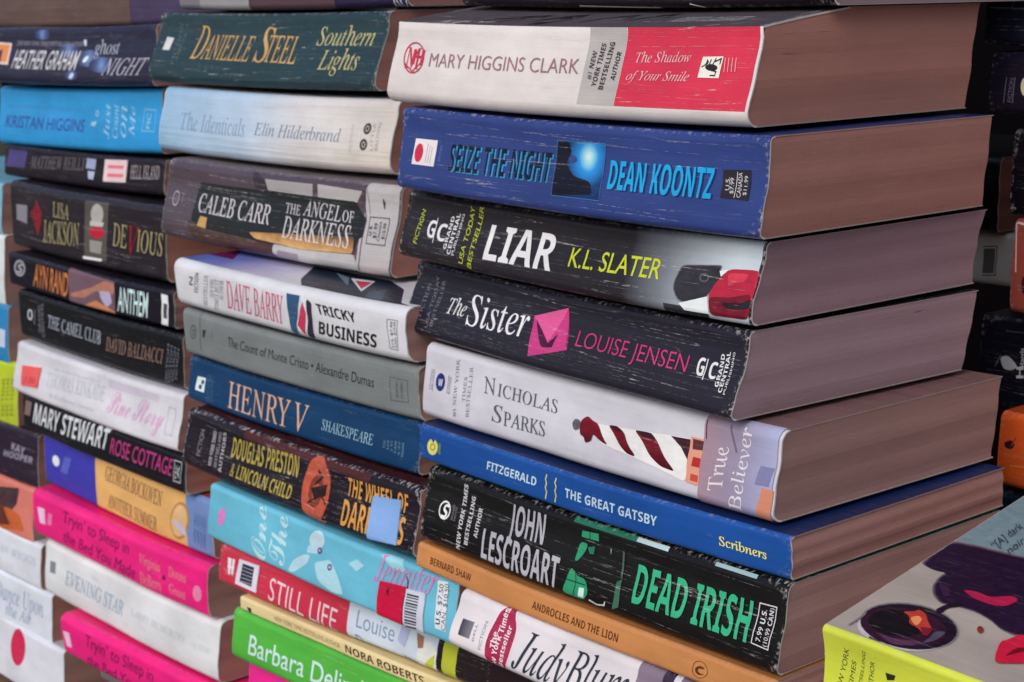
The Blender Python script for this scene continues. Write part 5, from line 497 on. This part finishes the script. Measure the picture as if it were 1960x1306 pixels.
  {'key':'f8','label':'white spine end with three lines of faint blue script at the far left','base':(206,214,226),'top':(175,181,192),'back':(206,214,226),'wear':0.5,'loc':[-0.88159,0.3664,-0.36902],'yaw':0.06,'tilt':0.0,'pitch':0,'L':175.0,'T':34.39,'W':106.0,'lean':2.0,'bulge':0.6,'r':1.8,'rise':0,'rd':0,'gloss':0.0,'page':0,'group':'books stacked in the far left pile','cat':'book','fan':0,'el':[['spine','T','Dance Upon','R',(130,150,184),[0.5913,0.4964,0.9373,0.5333,0.601,0.8091],0],['spine','T','the Air','R',(130,150,184),[0.6665,0.2586,0.8477,0.2836,0.672,0.4899],0]]},
  {'key':'f9','label':'white spine end with a crimson oval at the far left bottom','base':(206,210,220),'top':(175,178,187),'back':(206,210,220),'wear':0.5,'loc':[-0.86255,0.364,-0.40174],'yaw':0.06,'tilt':0.0,'pitch':0,'L':175.0,'T':39.18,'W':106.0,'lean':2.0,'bulge':0.6,'r':1.8,'rise':0,'rd':0,'gloss':0.0,'page':0,'group':'books stacked in the far left pile','cat':'book','fan':0,'el':[['spine','E',(196,44,84),[0.6636,0.6639,0.721,0.7038,0.671,0.9658],0]]},
  {'key':'g0','label':'black spined book at the top right corner of the photo','base':(36,38,52),'top':(30,32,44),'back':(36,38,52),'wear':0.8,'loc':[-0.17154,0.495,-0.01796],'yaw':0.0,'tilt':0.0,'pitch':0,'L':175.0,'T':27.49,'W':106.0,'lean':1.0,'bulge':0.6,'r':1.8,'rise':0,'rd':0,'gloss':0.0,'page':0,'group':'books stacked in the back right pile','cat':'book','fan':0,'el':[['spine','L',(120,124,140),0.3,[0.0085,0.4636,0.1015,0.4587]],['spine','L',(100,104,120),0.3,[0.0621,0.5492,0.0563,0.4484]]]},
  {'key':'g1','label':'navy black spined book with a small boxed vertical word,right border of the photo','base':(38,34,48),'top':(32,28,40),'back':(38,34,48),'wear':0.4,'loc':[-0.16804,0.495,-0.04112],'yaw':0.0,'tilt':0.0,'pitch':0,'L':175.0,'T':21.23,'W':106.0,'lean':1.0,'bulge':0.6,'r':1.8,'rise':0,'rd':0,'gloss':0.0,'page':0,'group':'books stacked in the back right pile','cat':'book','fan':0,'el':[['spine','L',(110,108,124),0.3,[0.0362,0.5969,0.0332,0.1791]],['spine','L',(110,108,124),0.3,[0.0551,0.6005,0.0534,0.1849]],['spine','T','FICTION','S',(110,108,124),[0.0508,0.2008,0.0529,0.5835,0.0414,0.1982],0],['spine','E',(206,202,170),[0.0788,0.4566,0.0881,0.4587,0.0773,0.6047],0]]},
  {'key':'g2','label':'black spine end with scuffed white edges at the right border of the photo','base':(30,26,34),'top':(25,22,28),'back':(30,26,34),'wear':1.6,'loc':[-0.16512,0.505,-0.07745],'yaw':0.0,'tilt':0.0,'pitch':0,'L':175.0,'T':30.4,'W':106.0,'lean':1.0,'bulge':0.6,'r':1.8,'rise':0,'rd':0,'gloss':0.0,'page':0,'group':'books stacked in the back right pile','cat':'book','fan':0,'el':[]},
  {'key':'g3','label':'brick red spined book at the right border of the photo','base':(150,74,66),'top':(127,62,56),'back':(150,74,66),'wear':0.8,'loc':[-0.15684,0.495,-0.10992],'yaw':0.0,'tilt':0.0,'pitch':0,'L':175.0,'T':32.92,'W':106.0,'lean':1.0,'bulge':0.6,'r':1.8,'rise':0,'rd':0,'gloss':0.0,'page':0,'group':'books stacked in the back right pile','cat':'book','fan':0,'el':[['spine','L',(214,190,186),0.6,[0.0041,0.9634,0.0376,0.9412]],['spine','L',(214,190,186),0.5,[0.0029,0.9628,0.0099,0.4404]],['spine','E',(60,34,40),[0.0307,0.3143,0.0366,0.3181,0.0294,0.4079],0]]},
  {'key':'g4','label':'white spine end with a boxed grey label in the gap behind the near right pile','base':(214,218,216),'top':(190,190,190),'back':(214,218,216),'wear':0.5,'loc':[-0.37534,0.56,-0.1148],'yaw':0.0,'tilt':0.0,'pitch':0,'L':175.0,'T':21.5,'W':100.0,'lean':1.0,'bulge':0.6,'r':1.8,'rise':0,'rd':0,'gloss':0.0,'page':0,'group':'books stacked in the back right pile','cat':'book','fan':0,'el':[['spine','L',(60,56,60),0.4,[0.9158,0.7198,0.9531,0.7506,0.9585,0.2118,0.921,0.1767]],['spine','P',(110,106,110),[0.9189,0.6834,0.9494,0.7088,0.954,0.2465,0.9235,0.2181]]]},
  {'key':'g4b','label':'black book lying on the white one in the gap behind the near right pile','base':(26,22,28),'top':(24,20,26),'back':(26,22,28),'wear':0.3,'loc':[-0.37934,0.555,-0.0928],'yaw':0.0,'tilt':0.0,'pitch':0,'L':175.0,'T':29.71,'W':100.0,'lean':1.0,'bulge':0.6,'r':1.8,'rise':0,'rd':0,'gloss':0.0,'page':0,'group':'books stacked in the back right pile','cat':'book','fan':0,'el':[]},
  {'key':'g5','label':'black spined book with a torn white corner in the gap at the right','base':(30,32,42),'top':(25,27,35),'back':(30,32,42),'wear':0.6,'loc':[-0.18274,0.515,-0.15224],'yaw':0.0,'tilt':0.0,'pitch':0,'L':175.0,'T':35.58,'W':106.0,'lean':1.0,'bulge':0.6,'r':1.8,'rise':0,'rd':0,'gloss':0.0,'page':0,'group':'books stacked in the back right pile','cat':'book','fan':0,'el':[['spine','T','H','SB',(206,210,218),[0.1103,0.4116,0.1086,0.5302,0.0929,0.3975],0],['spine','T','Harris','SB',(190,194,204),[0.1123,0.5331,0.1096,0.7266,0.0987,0.5225],0],['spine','P',(190,194,200),[0.0496,0.5832,0.0695,0.6203,0.0962,0.5205,0.0794,0.4634,0.0589,0.4692]],['spine','L',(110,114,124),0.4,[0.0395,0.4761,0.0519,0.607]],['spine','L',(80,84,96),0.35,[0.0598,0.8649,0.1222,0.887]]]},
  {'key':'g6','label':'glowing orange spined book at the right,above the sunglasses cover','base':(232,96,44),'top':(197,81,37),'back':(232,96,44),'wear':0.5,'loc':[-0.15896,0.495,-0.17312],'yaw':0.0,'tilt':0.0,'pitch':0,'L':175.0,'T':27.15,'W':106.0,'lean':1.0,'bulge':0.6,'r':1.8,'rise':0,'rd':0,'gloss':0.0,'page':0,'group':'books stacked in the back right pile','cat':'book','fan':0,'el':[['spine','P',(60,40,50),[0.012,0.6004,0.0286,0.6564,0.0379,0.5981,0.0302,0.5182,0.0153,0.5341]],['spine','L',(190,60,60),0.5,[0.0296,0.5735,0.0379,0.696]],['spine','L',(240,150,90),0.4,[0.029,0.3057,0.0772,0.3494]]]},
  {'key':'g7','label':'dark teal spined book under the orange one at the right','base':(24,36,52),'top':(20,30,44),'back':(24,36,52),'wear':0.3,'loc':[-0.16149,0.495,-0.1958],'yaw':0.0,'tilt':0.0,'pitch':0,'L':175.0,'T':20.66,'W':106.0,'lean':1.0,'bulge':0.6,'r':1.8,'rise':0,'rd':0,'gloss':0.0,'page':0,'group':'books stacked in the back right pile','cat':'book','fan':0,'el':[]},
  {'key':'n','label':'yellow spined book with sunglasses and red lips on its cover,bottom right corner','base':(198,208,70),'top':(160,150,142),'back':(198,208,70),'wear':0.4,'loc':[-0.08527,0.31816,-0.1914],'yaw':0.0,'tilt':0.0,'pitch':0.1885,'L':176.0,'T':34.0,'W':106.0,'lean':6.0,'bulge':-0.4,'r':1.2,'rise':0,'rd':0,'gloss':0.0,'page':0,'group':'books stacked in the front right pile','cat':'book','fan':0,'el':[['spine','T','NEW YORK','SI',(74,84,48),[0.0294,0.4771,0.0464,0.8854,0.0201,0.4728],0],['spine','T','TIMES','SI',(74,84,48),[0.0513,0.5815,0.0578,0.8014,0.0435,0.5774],0],['spine','T','BESTSELLING','SI',(74,84,48),[0.0633,0.512,0.0759,0.9148,0.0581,0.5144],0],['spine','T','AUTHOR','SI',(74,84,48),[0.0848,0.5929,0.0908,0.8453,0.0771,0.5911],0],['spine','P',(44,48,40),[0.1091,0.7981,0.1265,0.8046,0.1242,0.7618,0.1119,0.7415]],['spine','T','M','SB',(44,48,40),[0.1174,0.6259,0.1273,0.6295,0.1133,0.7066],0],['top','P',(112,132,140),[0.0015,0.5206,-0.0018,0.8489,0.0126,1.0569,0.1371,1.0677,0.3272,0.5264,0.1241,0.5367,0.0784,0.5261]],['top','P',(115,103,106),[-0.0058,0.5262,0.0364,0.5389,0.1239,0.55,0.3013,0.5853,0.4252,0.2381,0.255,0.2248,0.2346,0.2149,0.2125,0.2202,0.1857,0.2423,0.1573,0.255,0.1219,0.2523,0.0998,0.2421,0.0757,0.2661,0.0581,0.3025,0.0495,0.3496,0.0504,0.3788,0.0257,0.3721,0.0004,0.3845,-0.004,0.4385]],['top','P',(90,78,87),[-0.0029,0.5222,0.0384,0.5347,0.124,0.5455,0.2975,0.5801,0.4187,0.2404,0.2522,0.2275,0.2322,0.2178,0.2107,0.223,0.1844,0.2446,0.1566,0.257,0.122,0.2544,0.1004,0.2444,0.0768,0.2678,0.0596,0.3035,0.0512,0.3495,0.0521,0.3781,0.0279,0.3715,0.0032,0.3837,-0.0011,0.4365]],['top','P',(65,53,67),[-0.0,0.5183,0.0404,0.5305,0.124,0.5411,0.2937,0.5749,0.4122,0.2428,0.2494,0.2301,0.2299,0.2206,0.2088,0.2257,0.1831,0.2468,0.1559,0.259,0.1221,0.2564,0.101,0.2467,0.0779,0.2696,0.0611,0.3045,0.0529,0.3494,0.0537,0.3774,0.0301,0.371,0.0059,0.3828,0.0017,0.4345]],['top','P',(40,28,48),[0.0029,0.5144,0.0423,0.5263,0.1241,0.5367,0.2899,0.5696,0.4057,0.2452,0.2466,0.2328,0.2275,0.2235,0.2069,0.2285,0.1818,0.2491,0.1552,0.261,0.1222,0.2585,0.1015,0.2489,0.079,0.2713,0.0626,0.3054,0.0546,0.3494,0.0554,0.3767,0.0323,0.3704,0.0087,0.382,0.0046,0.4325]],['top','P',(72,29,53),[0.0994,0.3259,0.1204,0.3389,0.1472,0.3313,0.1702,0.3691,0.1867,0.3599,0.1821,0.3153,0.1619,0.3024,0.13,0.304]],['top','P',(104,31,59),[0.1005,0.326,0.121,0.3388,0.1473,0.3313,0.1698,0.3683,0.1859,0.3593,0.1814,0.3156,0.1616,0.303,0.1304,0.3046]],['top','P',(136,32,64),[0.1016,0.3261,0.1217,0.3386,0.1473,0.3312,0.1693,0.3675,0.1851,0.3587,0.1807,0.3159,0.1614,0.3037,0.1309,0.3052]],['top','P',(168,34,70),[0.1027,0.3262,0.1223,0.3384,0.1474,0.3312,0.1689,0.3666,0.1843,0.358,0.18,0.3163,0.1611,0.3043,0.1313,0.3058]],['top','P',(60,36,66),[0.059,0.3277,0.0817,0.3169,0.0987,0.2838,0.0902,0.2747]],['top','E',(184,176,182),[0.1026,0.1027,0.166,0.1522,0.0649,0.1846],0],['top','E',(128,128,128),[0.101,0.1171,0.1673,0.1615,0.0613,0.2035],0],['top','E',(106,106,106),[0.101,0.1171,0.1665,0.1606,0.0626,0.2006],0],['top','E',(84,84,84),[0.101,0.1171,0.1656,0.1597,0.0639,0.1978],0],['top','E',(40,28,42),[0.101,0.1171,0.1648,0.1588,0.0652,0.195],0],['top','E',(40,28,42),[0.101,0.1171,0.164,0.1579,0.0665,0.1922],0],['top','E',(36,26,40),[0.1026,0.1108,0.1649,0.1549,0.0656,0.1913],0],['top','E',(52,30,46),[0.0968,0.1045,0.1543,0.1433,0.064,0.1754],0],['top','E',(28,18,32),[0.0839,0.1106,0.1226,0.1406,0.0611,0.1597],0],['top','P',(59,35,53),[0.0704,0.0478,0.1021,0.0446,0.147,0.0754,0.1463,0.0513,0.1137,0.0198]],['top','P',(67,40,61),[0.0729,0.0478,0.1029,0.0448,0.1453,0.0739,0.1446,0.0511,0.1138,0.0214]],['top','P',(74,45,68),[0.0755,0.0478,0.1036,0.045,0.1436,0.0723,0.1429,0.0509,0.1139,0.023]],['top','P',(82,50,76),[0.078,0.0478,0.1044,0.0452,0.1419,0.0708,0.1413,0.0507,0.1141,0.0245]],['top','P',(36,26,40),[0.0788,-0.0067,0.0742,0.0238,0.101,0.01,0.096,-0.0111]],['top','P',(36,26,40),[0.1051,0.2071,0.1087,0.2441,0.1235,0.2724,0.1292,0.2536,0.1166,0.2318,0.1193,0.1977]],['top','P',(83,37,47),[0.0694,0.1596,0.084,0.1752,0.0853,0.19,0.1024,0.1819,0.1174,0.1546,0.1356,0.1316,0.1409,0.0908,0.1198,0.1142,0.0982,0.1207,0.088,0.1488]],['top','P',(114,45,49),[0.0702,0.1593,0.0844,0.1746,0.0858,0.189,0.1024,0.1812,0.1171,0.1544,0.1349,0.1319,0.1401,0.092,0.1194,0.1149,0.0983,0.1213,0.0883,0.1488]],['top','P',(145,52,50),[0.071,0.159,0.0848,0.174,0.0862,0.1881,0.1025,0.1804,0.1168,0.1543,0.1342,0.1322,0.1393,0.0932,0.1191,0.1157,0.0984,0.1219,0.0887,0.1487]],['top','P',(176,60,52),[0.0717,0.1588,0.0853,0.1734,0.0866,0.1871,0.1025,0.1796,0.1165,0.1541,0.1336,0.1326,0.1385,0.0945,0.1187,0.1164,0.0985,0.1224,0.089,0.1487]],['top','P',(232,140,90),[0.0903,0.1459,0.0966,0.1651,0.1082,0.1532,0.1126,0.1217,0.1015,0.1297]],['top','P',(120,34,50),[0.118,0.1235,0.1352,0.1344,0.1417,0.098,0.1336,0.097]],['top','P',(76,70,90),[0.1416,0.1255,0.1563,0.1416,0.1589,0.0974,0.1466,0.0605,0.1469,0.092]],['top','P',(150,139,134),[0.0311,0.0299,0.0303,0.0948,0.0287,0.1153,0.0349,0.091,0.0338,0.0415]],['top','P',(140,129,127),[0.0311,0.0309,0.0303,0.0943,0.0288,0.1144,0.0348,0.0906,0.0337,0.0423]],['top','P',(130,118,119),[0.0311,0.0319,0.0303,0.0939,0.0289,0.1135,0.0348,0.0902,0.0337,0.043]],['top','P',(120,108,112),[0.0312,0.0328,0.0304,0.0934,0.0289,0.1127,0.0347,0.0899,0.0337,0.0437]],['top','E',(110,50,40),[0.1904,0.1907,0.1952,0.1921,0.1854,0.2035],0],['top','P',(196,34,62),[0.2569,0.0889,0.2439,0.1228,0.231,0.1731,0.2364,0.1906,0.2414,0.2232,0.2802,0.2389,0.328,0.1724,0.2898,0.1258]],['top','P',(110,20,36),[0.2575,0.123,0.2571,0.1677,0.2752,0.1953,0.2988,0.1915,0.2722,0.1694,0.2636,0.141]],['top','T','“[A] dark','SI',(58,66,76),[0.0699,0.5404,0.0644,0.6784,0.0531,0.5558],0],['top','T','noir','SI',(58,66,76),[0.0972,0.5344,0.095,0.612,0.0823,0.5502],0]]},
  {'key':'n2','label':'green spined book hidden under the yellow spined sunglasses book','base':(120,140,110),'top':(110,120,100),'back':(120,140,110),'wear':0.5,'loc':[-0.08527,0.32141,-0.22197],'yaw':0.0,'tilt':0.0,'pitch':0.1885,'L':176.0,'T':30.0,'W':104.0,'lean':4.0,'bulge':0.6,'r':1.8,'rise':0,'rd':0,'gloss':0.0,'page':0,'group':'books stacked in the front right pile','cat':'book','fan':0,'el':[]}
]

set_type(sorted({(q[2],q[3],q[6]) for B in BOOKS for q in B['el'] if q[1]=='T'},key=str))
for i,B in enumerate(BOOKS): make_book(B,i)
# ---------- what the piles stand on, and an added dark backdrop
def box_mesh(bm,x0,x1,y0,y1,z0,z1):
    r=bmesh.ops.create_cube(bm,size=1)['verts']
    for v in r: v.co=Vector(((x0+x1)/2+v.co.x*(x1-x0),(y0+y1)/2+v.co.y*(y1-y0),(z0+z1)/2+v.co.z*(z1-z0)))
def wood(name,c1,c2):
    m=bpy.data.materials.new(name); m.use_nodes=True; nt=m.node_tree; b=nt.nodes['Principled BSDF']; tc=nt.nodes.new('ShaderNodeTexCoord')
    n=scaled_noise(nt,tc.outputs['Object'],3,60,60,4,.6); mx=N(nt,'ShaderNodeMix',data_type='RGBA'); mx.inputs[6].default_value=c1+(1,); mx.inputs[7].default_value=c2+(1,); nt.links.new(mapr(nt,n,.3,.7),mx.inputs[0]); nt.links.new(mx.outputs[2],b.inputs['Base Color']); b.inputs['Roughness'].default_value=.65
    return m
def struct(name,boxes,mat,bev=.002):
    bm=bmesh.new()
    for q in boxes: box_mesh(bm,*q)
    me=bpy.data.meshes.new(name); bm.to_mesh(me); bm.free(); me.materials.append(mat)
    o=link(bpy.data.objects.new(name,me)); o['kind']='structure'; return o
def bottom(g): return min(B['loc'][2] for B in BOOKS if B['group']==g)+ZC
tz=bottom('books stacked in the left pile')-.004
tz=min(tz,min(B['loc'][2] for B in BOOKS)+ZC-.004)
TW=wood('table_wood',(.10,.06,.04),(.18,.11,.07))
rz=bottom('books stacked in the near right pile')-.0005; mz=bottom('books stacked in the middle pile')-.0015; lz=bottom('books stacked in the left pile')-.001; fz=bottom('books stacked in the far left pile')-.0005; bz=bottom('books stacked in the back right pile')-.0005; nz=bottom('books stacked in the front right pile')-.0005
struct('table',[(-1.6,.35,.24,.86,tz-.04,tz)],TW)
struct('shelf_risers',[(-.445,-.275,.348,.45,tz,rz-.001),(-.585,-.425,.36,.45,tz,mz-.002),(-.77,-.61,.37,.45,tz,lz-.004),(-1.06,-.9,.39,.48,tz,fz),(-.33,-.16,.5,.6,tz,bz),(-.255,-.09,.31,.40,tz,nz)],TW)
struct('ground',[(-12,12,-12,12,-.05,0)],simple('pavement',(.16,.15,.14),.9))
struct('added_backdrop',[(-2.2,1.2,.90,.94,0,2.2)],simple('backdrop_black',(.004,.003,.004),1.0,0.0))  # near-black backdrop, added so bright sky doesn't show through the gaps
